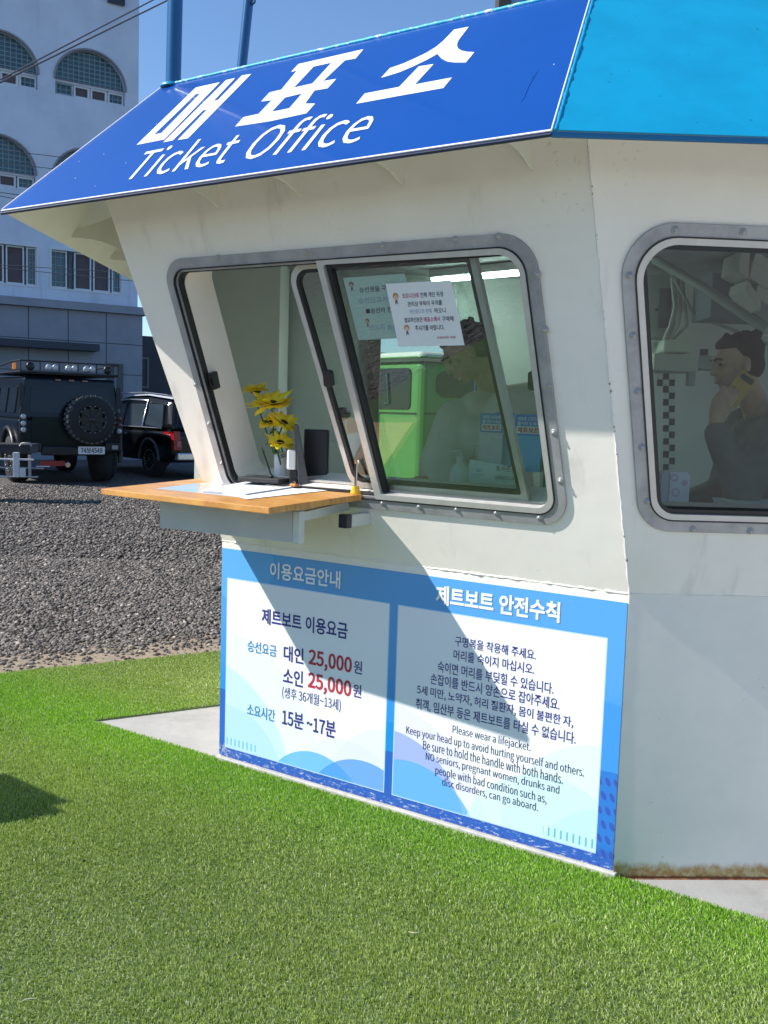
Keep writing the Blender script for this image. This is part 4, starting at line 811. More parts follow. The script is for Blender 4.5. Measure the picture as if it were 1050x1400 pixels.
def person(label, H, face, up, torso_w, sh_l, sh_r, arms, hip, floor_z, top_m, hair_dir, hood=False, s=1.0, extra=None):
    o = thing('person', (hip[0], hip[1], floor_z), label, 'person')
    L, P, Rm, r, f, up_ = head_prims(H, face, up, s); neck = (np.array(sh_l)+np.array(sh_r))/2
    body = list(L); body.append(('c', P(0, -.03, -.06), .055*s, neck+Z3*.02, .06*s))
    hipv = np.array(hip, float); sh = (np.array(sh_l)-np.array(sh_r)); sd_ = sh/np.linalg.norm(sh)
    tor = (extra or [])+[('c', neck-sd_*.11-Z3*.05, .085, neck+sd_*.11-Z3*.05, .085), ('c', neck-Z3*.12-sd_*.07, .12, hipv+Z3*.12-sd_*.04, .125), ('c', neck-Z3*.12+sd_*.07, .12, hipv+Z3*.12+sd_*.04, .125), ('c', hipv-sd_*.08, .12, hipv+sd_*.08, .12)]
    legs = []
    for sg in (-1, 1):
        hp = hipv+sd_*.09*sg; kn = np.array([hp[0], hp[1], floor_z+.50])+np.array(f)*np.array([1, 1, 0])*.04; an = np.array([hp[0], hp[1], floor_z+.09])
        legs += [('c', hp, .09, kn, .06), ('c', kn, .06, an, .042), ('e', an+np.array([f[0], f[1], 0])*.07+np.array([0, 0, -.045]), (.05, .05, .04)), ('c', an-Z3*.04, .045, an+np.array([f[0], f[1], 0])*.16-Z3*.05, .035)]
    sleeves = []; hands = []
    for (S, Ee, Wr, hand) in arms:
        S, Ee, Wr = (np.array(v, float) for v in (S, Ee, Wr)); body += [('c', S, .05, Ee, .04), ('c', Ee, .04, Wr, .027)]; sleeves += [('c', S, .08, Ee, .068), ('c', Ee, .068, Wr-(Wr-Ee)*.06, .050)]
        hands += hand
    figure(body+[(t[0], t[1], t[2]*.9, t[3], t[4]*.9) for t in tor]+legs+hands, .0065, 'body', M_SKIN, o, 2)
    figure(tor+sleeves+([('c', neck-f*.10+Z3*.03-sd_*.05, .06, neck-f*.10+sd_*.05+Z3*.03, .06), ('c', neck-f*.08+sd_*.08+Z3*.045, .042, neck+f*.08-Z3*.005, .034), ('c', neck-f*.08-sd_*.08+Z3*.045, .042, neck+f*.08-Z3*.005, .034)] if hood else [('c', neck-sd_*.04+Z3*.01, .062, neck+sd_*.04+Z3*.01, .062)]), .012, 'sweatshirt' if not hood else 'hooded_sweatshirt', top_m, o, 3)
    figure([(l[0], l[1], l[2]+.014, l[3], l[4]+.016) for l in legs if l[0] == 'c' and l[2] > .05]+[('c', hipv-sd_*.08-Z3*.02, .13, hipv+sd_*.08-Z3*.02, .13)], .014, 'trousers', M_TROU, o, 2)
    E = lambda x, y, z, a, b_, c: ('e', P(x, y, z), (a*s, b_*s, c*s), Rm)
    hr = [E(0, -.028, .043, .080, .090, .084), E(0, -.052, -.008, .076, .060, .072), E(0, .020, .080, .064, .058, .036), E(.0, .056, .080, .046, .022, .014)]
    for k in range(60):
        a = rng.uniform(0, 6.28); z_ = rng.uniform(.04, .115); hr.append(E(.075*math.cos(a)*(1-z_*2.5), -.035+.088*math.sin(a)*(1-z_*2), z_+.008, .010, .012, .011))
    figure(hr, .006, 'hair', M_HAIRB, o, 6)
    for sg in (-1, 1):
        part(MB().ball(P(.029*sg, .0825, .004), (.0078*s,)*3, 12, 8), 'eye', mat('eye', (.05, .04, .035), .2), o); part(MB().tube([P(.014*sg, .100, .024), P(.032*sg, .098, .030), P(.050*sg, .084, .024)], .0038, 6), 'eyebrow', M_HAIRB, o)
    return o, P
# man on the phone (side window), facing left
Hm = ony(1007, 497, 3.86); fm = np.array([-.97, -.10, -.16]); shc = ony(1062, 622, 3.92)
neckm = np.array([Hm[0]+.10, 3.90, Hm[2]-.195])
S1 = neckm+np.array([.03, -.19, -.05]); S2 = neckm+np.array([.03, .19, -.05])
Wm = ony(978, 588, 3.66); Em = np.array([Wm[0]+.10, 3.60, Wm[2]-.235])
ph_c = ony(1010, 533, 3.72); 
hc = ony(984, 556, 3.68)          # palm centre
pu = ony(1004, 540, 3.70)-Wm; pu /= np.linalg.norm(pu); pn = np.array([0, 1.0, 0]); ps = np.cross(pu, pn)
palm = [('c', Wm, .027, hc-pu*.01, .034), ('c', hc-pu*.02, .030, hc+pu*.02+ps*.012, .030), ('c', hc-pu*.02, .028, hc+pu*.02-ps*.016, .028)]
fing = []
for k, L_ in enumerate((.078, .086, .08, .062)): fing += finger(hc+pu*.03+ps*(-.030+.020*k)+np.array([0, -.008, 0]), pu*.9+np.array([.25, 0, .1])+ps*(-.1+.07*k), L_, .0092, (.35, .5, .4), pn)
fing += finger(hc-pu*.015-ps*.028, -ps*.5+pu*.9+pn*.2, .068, .011, (.2, .3, .2), pn)
pm_, PP = person('man in a grey hoodie holding a yellow phone to his ear in the side window', Hm, fm, (.0, 0, 1), .4, S1, S2,
    [(S1, Em, Wm, palm+fing), (S2, S2+np.array([-.05, .06, -.29]), S2+np.array([-.28, .0, -.36]), [('c', S2+np.array([-.28, 0, -.36]), .026, S2+np.array([-.36, -.02, -.37]), .034)]+sum([finger(S2+np.array([-.38, -.045+.022*k, -.372]), (-1, 0, -.1), .07, .009, (.2, .3, .3), (0, 0, -1)) for k in range(4)], [])+finger(S2+np.array([-.33, -.05, -.372]), (-.8, -.6, -.1), .055, .010, (.1, .2, .2), (0, 0, -1)))],
    (neckm[0]+.06, 3.92, .98), .14, M_GREYH, fm, hood=True, s=.98)
# wristwatch / cuff
wd_ = (Wm-Em)/np.linalg.norm(Wm-Em); part(MB().tube([Wm-wd_*.028, Wm+wd_*.002], .034, 16), 'black_cuff', M_BLK2, pm_)
ph = thing('mobile_phone', ph_c, 'mobile phone in a yellow case held to the ear of the man in grey', 'phone')
pa = ony(1024, 515, 3.73)-ony(996, 552, 3.73); pa /= np.linalg.norm(pa); PHP = Pl(ph_c, np.cross(pa, np.array([0, -1.0, 0])), pa)
part(MB().plate(PHP, rpoly([(-.036, -.072), (.036, -.072), (.036, .072), (-.036, .072)], .012), (), -.010, 0), 'phone_case', mat('yellow_phone_case', (.42, .27, .03), .5), ph, bev=.002)
part(MB().plate(PHP, rpoly([(-.028, .040), (.028, .040), (.028, .062), (-.028, .062)], .008), (), .0005, .003), 'camera_strip', M_BLK, ph)
# clerk in the front window, head bowed to the left
Hc = ony(636, 482, 4.12); fc = np.array([-.80, -.12, -.58]); nk = ony(676, 545, 4.2)
T1_ = nk+np.array([.02, -.19, -.05]); T2_ = nk+np.array([.06, .20, -.06])
E1_ = T1_+np.array([-.04, -.04, -.27]); W1_ = E1_+np.array([-.24, .02, -.04]); E2_ = T2_+np.array([-.02, .03, -.28]); W2_ = E2_+np.array([-.25, -.1, -.03])
def rest_hand(W, d): 
    d = np.array(d, float); d /= np.linalg.norm(d); s_ = np.cross(d, Z3); o_ = [('c', W, .026, W+d*.07, .032), ('c', W+d*.04+s_*.015, .024, W+d*.075+s_*.02, .022), ('c', W+d*.04-s_*.015, .024, W+d*.075-s_*.02, .022)]
    for k, L_ in enumerate((.07, .08, .076, .06)): o_ += finger(W+d*.088+s_*(-.03+.02*k), d+s_*(-.08+.05*k), L_, .009, (.3, .4, .3), (0, 0, -1))
    return o_+finger(W+d*.035+s_*-.03, d*.8-s_*.6, .06, .0105, (.1, .2, .2), (0, 0, -1))
clerk_ = person('clerk in a cream sweatshirt with bowed dark head behind the front window', Hc, fc, (-.5, 0, 1), .4, T1_, T2_, [(T1_, E1_, W1_, rest_hand(W1_, (-1, 0, -.1))), (T2_, E2_, W2_, rest_hand(W2_, (-1, -.3, -.1)))], (nk[0]+.10, 4.26, .98), .14, M_BEIGE, fc, extra=[('c', ony(622, 572, 4.14), .085, ony(606, 640, 4.06), .11), ('c', ony(652, 560, 4.15), .085, ony(735, 556, 4.3), .12), ('c', ony(650, 600, 4.1), .11, ony(735, 600, 4.25), .15)])

# ================================================================ ground
def sheetz(name, pts, z, material, kind='structure'):
    me = bpy.data.meshes.new(name); me.from_pydata([(float(a), float(b), z) for a, b in pts], [], [tuple(range(len(pts)))]); me.materials.append(material)
    o = bpy.data.objects.new(name, me); col.objects.link(o); return tag(o, kind=kind)
def gravel_ground():
    m = mat('dark_gravel_ground', (.05, .05, .05), .9); t = NT(m); b = m.node_tree.nodes['Principled BSDF']
    v = m.node_tree.nodes.new('ShaderNodeTexVoronoi'); v.inputs['Scale'].default_value = 26; m.node_tree.links.new(t.tc.outputs['Object'], v.inputs[0])
    sepc = m.node_tree.nodes.new('ShaderNodeSeparateColor'); m.node_tree.links.new(v.outputs[1], sepc.inputs[0])
    c = t.mix(sepc.outputs[0], (.055, .05, .047), (.17, .158, .145)); c = t.mix(t.m('MULTIPLY', t.ss(t.noise(.7, 4), .4, .7), .35), c, (.14, .115, .095)); m.node_tree.links.new(c, b.inputs['Base Color'])
    bp = m.node_tree.nodes.new('ShaderNodeBump'); bp.inputs['Distance'].default_value = .03; bp.invert = True; m.node_tree.links.new(v.outputs[0], bp.inputs['Height']); m.node_tree.links.new(bp.outputs[0], b.inputs['Normal']); return m
M_GG = gravel_ground()
sheetz('ground', [(-600, -600), (600, -600), (600, 900), (-600, 900)], -.035, M_GG)
M_SAND = mat('sandy_soil', (.33, .26, .18), .95, noise=.35, nscale=14, bump=.006, bscale=60)
# turf outlines
G1 = onz(127, 987, 0); G2 = onz(1050, 1262, 0); gd = (G2-G1)/np.linalg.norm(G2-G1)
H2 = onz(298, 965, 0); hd = (H2-G1)/np.linalg.norm(H2-G1)
S0 = onz(0, 1001, 0); sdir = (S0-G1)/np.linalg.norm(S0-G1)
B0 = onz(0, 922, 0); B1 = onz(298, 892, 0); bd = (B1-B0)/np.linalg.norm(B1-B0)
XL = -2.95
def xy(p): return (float(p[0]), float(p[1]))
def atx(P, d, x): t = (x-P[0])/d[0]; return (x, float(P[1]+d[1]*t))
turf1 = [xy(G1), xy(G1+gd*3.35), (1.62, 1.55), (XL, 1.5), atx(G1, sdir, XL)]
turf2 = [xy(G1+np.array([0, .012, 0])), atx(G1+np.array([0, .012, 0]), sdir, XL), atx(B0, bd, XL), xy(B0+bd*4.0), xy(G1+hd*1.7)]
sand = [atx(B0-np.array([0, .25, 0]), bd, XL-1), atx(B0+np.array([0, .85, 0]), bd, XL-1), xy(B1+bd*3+np.array([0, .85, 0])), xy(B1+bd*3-np.array([0, .2, 0]))]
sheetz('sand_strip', sand, -.022, M_SAND)
M_SLAB = mat('concrete_slab', (.47, .465, .45), .85, noise=.14, nscale=9, bump=.0012, bscale=70)
def slabm():
    t = NT(M_SLAB); b = M_SLAB.node_tree.nodes['Principled BSDF']; c = t.mix(t.ss(t.noise(4, 8, .7), .3, .75), (.35, .345, .33), (.29, .285, .275)); c = t.mix(t.m('MULTIPLY', t.ss(t.noise(34, 4, .6), .70, .73), .8), c, (.12, .11, .10)); c = t.mix(t.m('MULTIPLY', t.ss(t.noise(1.6, 7, .75), .5, .62), .35), c, (.20, .19, .17)); M_SLAB.node_tree.links.new(c, b.inputs['Base Color'])
slabm()
sp4 = [xy(G1-gd*.03-nE*.0), xy(G1+gd*6.4), (4.2, 6.5), xy(G1+hd*1.7)]
sl_o = MB().hexa([(a, b, -.10) for a, b in sp4], [(a, b, -.004) for a, b in sp4]).build('slab', M_SLAB); tag(sl_o, kind='structure')
sheetz('bounce_ground', [(1.62, 1.55), xy(G1+gd*3.35), (12, float((G1+gd*3.35)[1])), (12, -6), (-.4, -6), (-.4, 1.5)], -.002, mat('pale_bounce_concrete', (.60, .575, .52), .85, noise=.12, nscale=3))  # unseen pale ground, added to bounce light up onto the hut walls
M_TB = mat('turf_backing', (.12, .18, .07), .95, noise=.4, nscale=30)
def prismxy(name, pts, z0, z1, material):
    o = MB().plate(LOC, pts, (), z0, z1).build(name, material); return tag(o, kind='structure')
prismxy('turf_base', turf1, -.006, .004, M_TB); prismxy('turf_base', turf2, -.006, .004, M_TB)
def inpoly(x, y, poly):
    ins = np.zeros(len(x), bool); n = len(poly)
    for i in range(n):
        x1, y1 = poly[i]; x2, y2 = poly[(i+1) % n]
        c = ((y1 > y) != (y2 > y)) & (x < (x2-x1)*(y-y1)/((y2-y1) if y2 != y1 else 1e-9)+x1); ins ^= c
    return ins
def vnoise(x, y, sc_, seed):
    r = np.random.default_rng(seed).random((128, 128)); u = x*sc_+1000; v = y*sc_+1000; i = np.floor(u).astype(int); j = np.floor(v).astype(int); fu = u-i; fv = v-j; fu = fu*fu*(3-2*fu); fv = fv*fv*(3-2*fv)
    g = lambda a, b: r[a % 128, b % 128]; return (g(i, j)*(1-fu)+g(i+1, j)*fu)*(1-fv)+(g(i, j+1)*(1-fu)+g(i+1, j+1)*fu)*fv
def turf_blades(poly, name, z0, label=None):
    Ntry = 1800000; xs = rng.uniform(XL, 3.2, Ntry); ys = rng.uniform(1.75, 6.6, Ntry)
    vis = np.abs(xs) < ys*.46+.25; keep = vis & inpoly(xs, ys, poly)
    # keep away from the hut's foot
    dens = np.clip(1.15-(ys-2.2)*.16, .42, 1.0); keep &= rng.random(Ntry) < dens
    x = xs[keep]; y = ys[keep]; n = len(x)
    h = (.009+.007*rng.random(n))*(1+.25*(vnoise(x, y, 5, 3)-.5)); wd = .0013+.0011*rng.random(n)+.0003*(y-2)
    ang = rng.uniform(0, 2*np.pi, n); nap = 6.28*vnoise(x, y, .55, 11)*.7+.8; lean = .5+.95*rng.random(n)
    dxn = np.cos(ang)*.95+np.cos(nap)*.45; dyn = np.sin(ang)*.95+np.sin(nap)*.45
    flat = np.clip(.35+1.2*(vnoise(x, y, 1.1, 5)-.35)+.35*(vnoise(x, y, 4.0, 15)-.5), .15, 1.25)
    # nap is brushed upright beside the hut and pressed flat where people walk
    dist = np.abs((x-G1[0])*(-gd[1])+(y-G1[1])*gd[0]); up_ = np.exp(-(dist/.42)**2); flat *= (1-.45*up_)
    lx = dxn*h*lean*flat; ly = dyn*h*lean*flat; hz = h*np.sqrt(np.clip(1-.35*(lean*flat)**2, .15, 1))
    pa_ = rng.uniform(0, np.pi, n); px_ = np.cos(pa_)*wd/2*1.3; py_ = np.sin(pa_)*wd/2*1.3
    V = np.empty((n, 5, 3)); V[:, 0] = np.stack([x-px_, y-py_, np.full(n, z0)], 1); V[:, 1] = np.stack([x+px_, y+py_, np.full(n, z0)], 1)
    V[:, 2] = np.stack([x+lx*.35+px_*.9, y+ly*.35+py_*.9, z0+hz*.62], 1); V[:, 3] = np.stack([x+lx*.35-px_*.9, y+ly*.35-py_*.9, z0+hz*.62], 1); V[:, 4] = np.stack([x+lx, y+ly, z0+hz], 1)
    F = np.array([[0, 1, 2], [0, 2, 3], [3, 2, 4]])[None]+(np.arange(n)*5)[:, None, None]; F = F.reshape(-1)
    me = bpy.data.meshes.new(name); me.vertices.add(n*5); me.vertices.foreach_set('co', V.reshape(-1)); nf = len(F)//3
    me.loops.add(len(F)); me.loops.foreach_set('vertex_index', F.astype(np.int32)); me.polygons.add(nf); me.polygons.foreach_set('loop_start', np.arange(0, nf*3, 3, dtype=np.int32)); me.polygons.foreach_set('loop_total', np.full(nf, 3, np.int32))
    tone = rng.random(n)*.68+.32*np.clip(vnoise(x, y, 1.3, 21)*.6+vnoise(x, y, 7, 22)*.4, 0, 1); tan_glint = (rng.random(n) < .10+.16*(1-up_)*vnoise(x, y, .8, 31)).astype(float); fresh = up_  # pale blades: some tan, plus highlight glints put into the colour
    at = me.attributes.new('blade', 'FLOAT_COLOR', 'POINT'); cc = np.zeros((n, 5, 4)); cc[..., 0] = tone[:, None]; cc[..., 1] = tan_glint[:, None]; cc[..., 2] = fresh[:, None]; cc[..., 3] = 1; at.data.foreach_set('color', cc.reshape(-1))
    me.update(); me.validate(); me.materials.append(M_BLADE); o = bpy.data.objects.new(name, me); col.objects.link(o); tag(o, label, 'artificial turf', kind='stuff'); return n
def blade_mat():
    m = mat('turf_blades', (.1, .2, .05), .5, spec=.35); t = NT(m); b = m.node_tree.nodes['Principled BSDF']; a = m.node_tree.nodes.new('ShaderNodeAttribute'); a.attribute_name = 'blade'
    s = m.node_tree.nodes.new('ShaderNodeSeparateColor'); m.node_tree.links.new(a.outputs[0], s.inputs[0])
    c = t.mix(s.outputs[0], (.155, .25, .040), (.50, .62, .14)); f = t.mix(s.outputs[0], (.13, .31, .02), (.38, .66, .06)); c = t.mix(s.outputs[2], c, f); c = t.mix(t.m('MULTIPLY', s.outputs[1], .8), c, (.66, .70, .42)); m.node_tree.links.new(c, b.inputs['Base Color'])
    tr = m.node_tree.nodes.new('ShaderNodeBsdfTranslucent'); m.node_tree.links.new(c, tr.inputs[0]); mx = m.node_tree.nodes.new('ShaderNodeMixShader'); mx.inputs[0].default_value = .35
    o = m.node_tree.nodes['Material Output']; m.node_tree.links.new(b.outputs[0], mx.inputs[1]); m.node_tree.links.new(tr.outputs[0], mx.inputs[2]); m.node_tree.links.new(mx.outputs[0], o.inputs[0]); return m
M_BLADE = blade_mat()
n1_ = turf_blades(turf1, 'artificial_turf', .004, 'green artificial turf roll in the foreground in front of the hut')
n2_ = turf_blades(turf2, 'artificial_turf', .004, 'artificial turf strip between the gravel and the pale slab, behind the seam')
M_BIT = mat('dry_straw', (.55, .52, .36), .7)
for i, (x, y, sz_, m_, lb) in enumerate(((38, 1368, .02, M_BIT, 'pale curled straw on the turf at the lower left of the frame'), (566, 1274, .018, M_BIT, 'short straw bit on the turf below the right end of the board'), (115, 1177, .007, M_BLK2, 'tiny black pebble on the turf below the cast shadow'), (830, 1268, .010, M_BIT, 'tan leaf scrap on the turf near the rusty hut corner'), (700, 1340, .012, M_BIT, 'small straw on the turf in the right foreground'))):
    P = onz(x, y, .017); q = rng.uniform(0, 3.1); d = np.array([math.cos(q), math.sin(q), 0]); e_ = np.array([-d[1], d[0], 0])
    o = tag(MB().tube([-d*sz_, -d*sz_*.3+e_*sz_*.4, d*sz_*.4+e_*sz_*.3, d*sz_], [.0008, .0014, .0014, .0006] if sz_ > .008 else [.001, .004, .004, .001], 6).build('debris_bit', m_), lb, 'debris'); o.location = P
# ---- loose stones
def stones(name, n, reg, smin, smax, material, label, z0, fallx=None):
    x = rng.uniform(reg[0], reg[1], n); y = reg[2]+(reg[3]-reg[2])*rng.random(n)**1.0
    line = B0[1]+(x-B0[0])*bd[1]/bd[0]; edge = .18*vnoise(x, y, 3, 41); keep = (y > line+.46+edge*1.6) | ((y > line-.01) & (rng.random(n) < .10+.45*np.clip((y-line)/.65, 0, 1)**2)); keep &= ~((x > L0[0]-.1) & (y < 6.2)); x = x[keep]; y = y[keep]; n = len(x)
    s = smin+(smax-smin)*rng.random(n)**2.2; base = np.array([[1, 0, 0], [0, 1, 0], [-1, 0, 0], [0, -1, 0], [0, 0, 1], [0, 0, -1.0], [.6, .6, .55], [-.6, -.55, .6]])
    base = np.array([[1, 0, 0], [.1, 1, .1], [-1, 0, -.1], [0, -1, .1], [.2, 0, 1], [0, 0, -1.0]]); V = base[None]*(1+.45*(rng.random((n, 6, 1))-.5))+.28*(rng.random((n, 6, 3))-.5)
    V[:, :, 2] *= .62; a = rng.uniform(0, 6.28, n); ca, sa_ = np.cos(a), np.sin(a); el = .7+.6*rng.random(n); X = V[:, :, 0]*el[:, None]; Y = V[:, :, 1]; tl = rng.normal(0, .35, n); Z = V[:, :, 2]*np.cos(tl)[:, None]+X*np.sin(tl)[:, None]
    P = np.stack([(X*ca[:, None]-Y*sa_[:, None])*s[:, None]+x[:, None], (X*sa_[:, None]+Y*ca[:, None])*s[:, None]+y[:, None], Z*s[:, None]+z0+s[:, None]*.25+.012*vnoise(x, y, 4, 51)[:, None]], 2)
    F = np.array([[0, 1, 4], [1, 2, 4], [2, 3, 4], [3, 0, 4], [1, 0, 5], [2, 1, 5], [3, 2, 5], [0, 3, 5]])[None]+(np.arange(n)*6)[:, None, None]; F = F.reshape(-1); nf = len(F)//3
    me = bpy.data.meshes.new(name); me.vertices.add(n*6); me.vertices.foreach_set('co', P.reshape(-1)); me.loops.add(len(F)); me.loops.foreach_set('vertex_index', F.astype(np.int32)); me.polygons.add(nf)
    me.polygons.foreach_set('loop_start', np.arange(0, nf*3, 3, dtype=np.int32)); me.polygons.foreach_set('loop_total', np.full(nf, 3, np.int32))
    at = me.attributes.new('tone', 'FLOAT_COLOR', 'POINT'); cc = np.ones((n, 6, 4)); cc[..., 0] = (rng.random(n)**1.5)[:, None]; cc[..., 1] = (rng.random(n) < .035)[:, None]; at.data.foreach_set('color', cc.reshape(-1)); me.update(); me.validate(); me.materials.append(material)
    o = bpy.data.objects.new(name, me); col.objects.link(o); tag(o, label, 'gravel', kind='stuff')
def stone_mat():
    m = mat('basalt_stones', (.1, .1, .1), .8, bump=.002, bscale=90); t = NT(m); b = m.node_tree.nodes['Principled BSDF']; a = m.node_tree.nodes.new('ShaderNodeAttribute'); a.attribute_name = 'tone'
    s = m.node_tree.nodes.new('ShaderNodeSeparateColor'); m.node_tree.links.new(a.outputs[0], s.inputs[0]); c = t.mix(s.outputs[0], (.075, .065, .056), (.245, .215, .185)); c = t.mix(s.outputs[1], c, (.42, .36, .30)); m.node_tree.links.new(c, b.inputs['Base Color']); return m
M_ST = stone_mat()
stones('gravel', 72000, (-4.4, -.2, 5.6, 10.0), .006, .026, M_ST, 'dark basalt gravel between the turf and the parked cars', -.03)
stones('gravel', 70000, (-7.5, 1.0, 10.0, 19.0), .009, .032, M_ST, 'dark gravel under and beyond the parked cars', -.03)
# a few bigger stones one can pick out
for i, (x, y, s_) in enumerate(((97, 713, .05), (60, 738, .045), (110, 760, .04), (296, 806, .06), (183, 860, .032), (167, 863, .03))):
    P = onz(x, y, -.01); o = tag(MB().ball((0, 0, 0), (s_, s_*.7, s_*.6), 7, 5).build('rock', M_ST), 'larger %s stone on the gravel %s' % (('dark' if i < 4 else 'pale'), ['just below the streaks of shadow', 'in the left part of the gravel', 'in the middle of the gravel left of the hut', 'beside the left edge of the blue board', 'near the sand strip, right of a pair', 'near the sand strip, left of a pair'][i]), 'rock'); o.location = P

# ================================================================ background building
tB = R(30.8); bX = np.array([math.cos(tB), math.sin(tB), 0]); DB = 30.0
PB0 = ony(188, 430, DB)
FB = Pl((PB0[0], PB0[1], 0), bX, Z3)                     # facade, right axis, n towards camera
def fb_(x, y): return FB.px(x, y)
zl = fb_(188, 432)[1]; 
bld = thing('apartment_building', FB.pt(-4, 0, -3), 'pale blue-white multi-storey building with arched glass-block windows in shade behind the cars', 'building')
M_BW = mat('pale_blue_white_render', (.55, .60, .66), .8); 
def bwm():
    t = NT(M_BW); b = M_BW.node_tree.nodes['Principled BSDF']; c = t.mix(t.ss(t.noise(.8, 6, .7), .3, .75), (.62, .70, .82), (.50, .58, .70)); c = t.mix(t.m('MULTIPLY', t.ss(t.noise(1.4, 6, .7, (1, 1, .1)), .54, .72), .55), c, (.32, .32, .33)); M_BW.node_tree.links.new(c, b.inputs['Base Color'])
bwm()
M_BG = mat('grey_tile_cladding', (.27, .30, .36), .7, noise=.2, nscale=1.5); M_FRM = mat('white_window_frame', (.62, .66, .7), .5); M_PANE = mat('dark_window_pane', (.03, .035, .045), .15); M_BLKG = mat('glass_block', (.07, .14, .17), .18, noise=.4, nscale=2, noise2=(.03, .06, .08)); M_JOINT = mat('glass_block_joint', (.20, .30, .33), .6); M_CURT = mat('brownish_curtain', (.12, .10, .11), .8, noise=.3, nscale=3)
# windows: arched ones defined from the right arch of the upper row
def arch(xc, zs_, rw, rise, n=20): return [(xc-rw*math.cos(math.pi*k/n), zs_+rise*math.sin(math.pi*k/n)) for k in range(n+1)]
a1 = fb_(75.5, 107); a2 = fb_(171, 125); rw = (a2[0]-a1[0])/2; zc1 = (a1[1]+a2[1])/2; xc1 = (a1[0]+a2[0])/2; rise = (fb_(122, 69)[1]-zc1); sill = zc1-(fb_(76, 107)[1]-fb_(76, 128)[1])
l2 = fb_(51.5, 98); xc0 = l2[0]-rw; z2r = fb_(48, 240)[1]; x2 = fb_(48.5, 240)[0]-rw
r3a = fb_(68, 338); r3b = fb_(168, 404); r3l = fb_(52, 336)
dst = xc1-xc0
arches = [(xc1, zc1), (xc1-dst, zc1), (xc1-2*dst, zc1), (x2, z2r), (x2+dst, z2r), (x2-dst, z2r), (xc1, zc1+3.25), (xc1-dst, zc1+3.25)]
holes = []
for xc, zc_ in arches:
    hgt = zc1-sill; holes.append(arch(xc, zc_, rw, rise)[::-1]+[(xc-rw, zc_-hgt), (xc+rw, zc_-hgt)][::1])
rects = [(r3a[0], r3b[0], r3b[1], r3a[1]), (r3l[0]-(r3b[0]-r3a[0]), r3l[0], r3b[1], r3a[1])]
for x0, x1, z0, z1 in rects: holes.append([(x0, z0), (x1, z0), (x1, z1), (x0, z1)])
zled = zl
part(MB().plate(FB, [(-22, zled), (0, zled), (0, 14.5), (-22, 14.5)], holes, -.35, 0), 'upper_wall', M_BW, bld)
part(MB().box((-22, zled, -12), (0, 14.5, -2.0), FB), 'building_core', M_BW, bld)
side = MB().box((-.02, -1, -12), (.0, 14.5, -.36), FB)
part(side, 'side_wall', M_BW, bld)
for xc, zc_ in arches:
    wn = part(MB().plate(FB, arch(xc, zc_, rw+.05, rise+.05)[::-1]+[(xc-rw-.05, zc_-.01), (xc+rw+.05, zc_-.01)], [arch(xc, zc_, rw-.0, rise-.0)[::-1]+[(xc-rw+.01, zc_+.001), (xc+rw-.01, zc_+.001)]], -.05, .03), 'arched_window', mat('arch_trim', (.25, .24, .25), .7) if not bpy.data.materials.get('arch_trim') else bpy.data.materials['arch_trim'], bld)
    part(MB().plate(FB, arch(xc, zc_, rw-.005, rise-.005)[::-1], (), -.22, -.18), 'glass_block_panel', M_BLKG, wn)
    jm = MB(); nb_ = 13
    for k in range(-6, 7):
        x = k*rw/6.6; hh = rise*math.sqrt(max(0, 1-(x/rw)**2)); jm.box((xc+x-.012, zc_+.02, -.18), (xc+x+.012, zc_+hh-.01, -.165), FB)
    for k in range(1, 8):
        z_ = k*rise/7.6; ww = rw*math.sqrt(max(0, 1-(z_/rise)**2)); jm.box((xc-ww+.01, zc_+z_-.012, -.18), (xc+ww-.01, zc_+z_+.012, -.167), FB)
    part(jm, 'block_joints', M_JOINT, wn)
    hgt = zc1-sill; part(MB().box((xc-rw, zc_-.06, -.2), (xc+rw, zc_+.02, -.10), FB), 'transom', M_FRM, wn)
    cells = [(-1, -.48), (-.48, 0), (0, .5), (.5, 1)]
    for i, (u0, u1) in enumerate(cells):
        x0, x1 = xc+rw*u0+.02, xc+rw*u1-.02; z0, z1 = zc_-hgt+.02, zc_-.07; t_ = .05
        sh_ = part(MB().plate(FB, [(x0, z0), (x1, z0), (x1, z1), (x0, z1)], [[(x0+t_, z0+t_), (x1-t_, z0+t_), (x1-t_, z1-t_), (x0+t_, z1-t_)]], -.18, -.10), 'sash', M_FRM if i else M_JOINT, wn)
        part(MB().box((x0+t_, z0+t_, -.17), (x1-t_, z1-t_, -.15), FB), 'pane', M_BLKG if i in (0, 3) else M_CURT, wn)
        if i in (0, 3):
            jm = MB()
            for q in (.33, .66): jm.box((x0+(x1-x0)*q-.01, z0+t_, -.149), (x0+(x1-x0)*q+.01, z1-t_, -.14), FB)
            jm.box((x0+t_, (z0+z1)/2-.01, -.149), (x1-t_, (z0+z1)/2+.01, -.141), FB); part(jm, 'sash_joints', M_JOINT, wn)
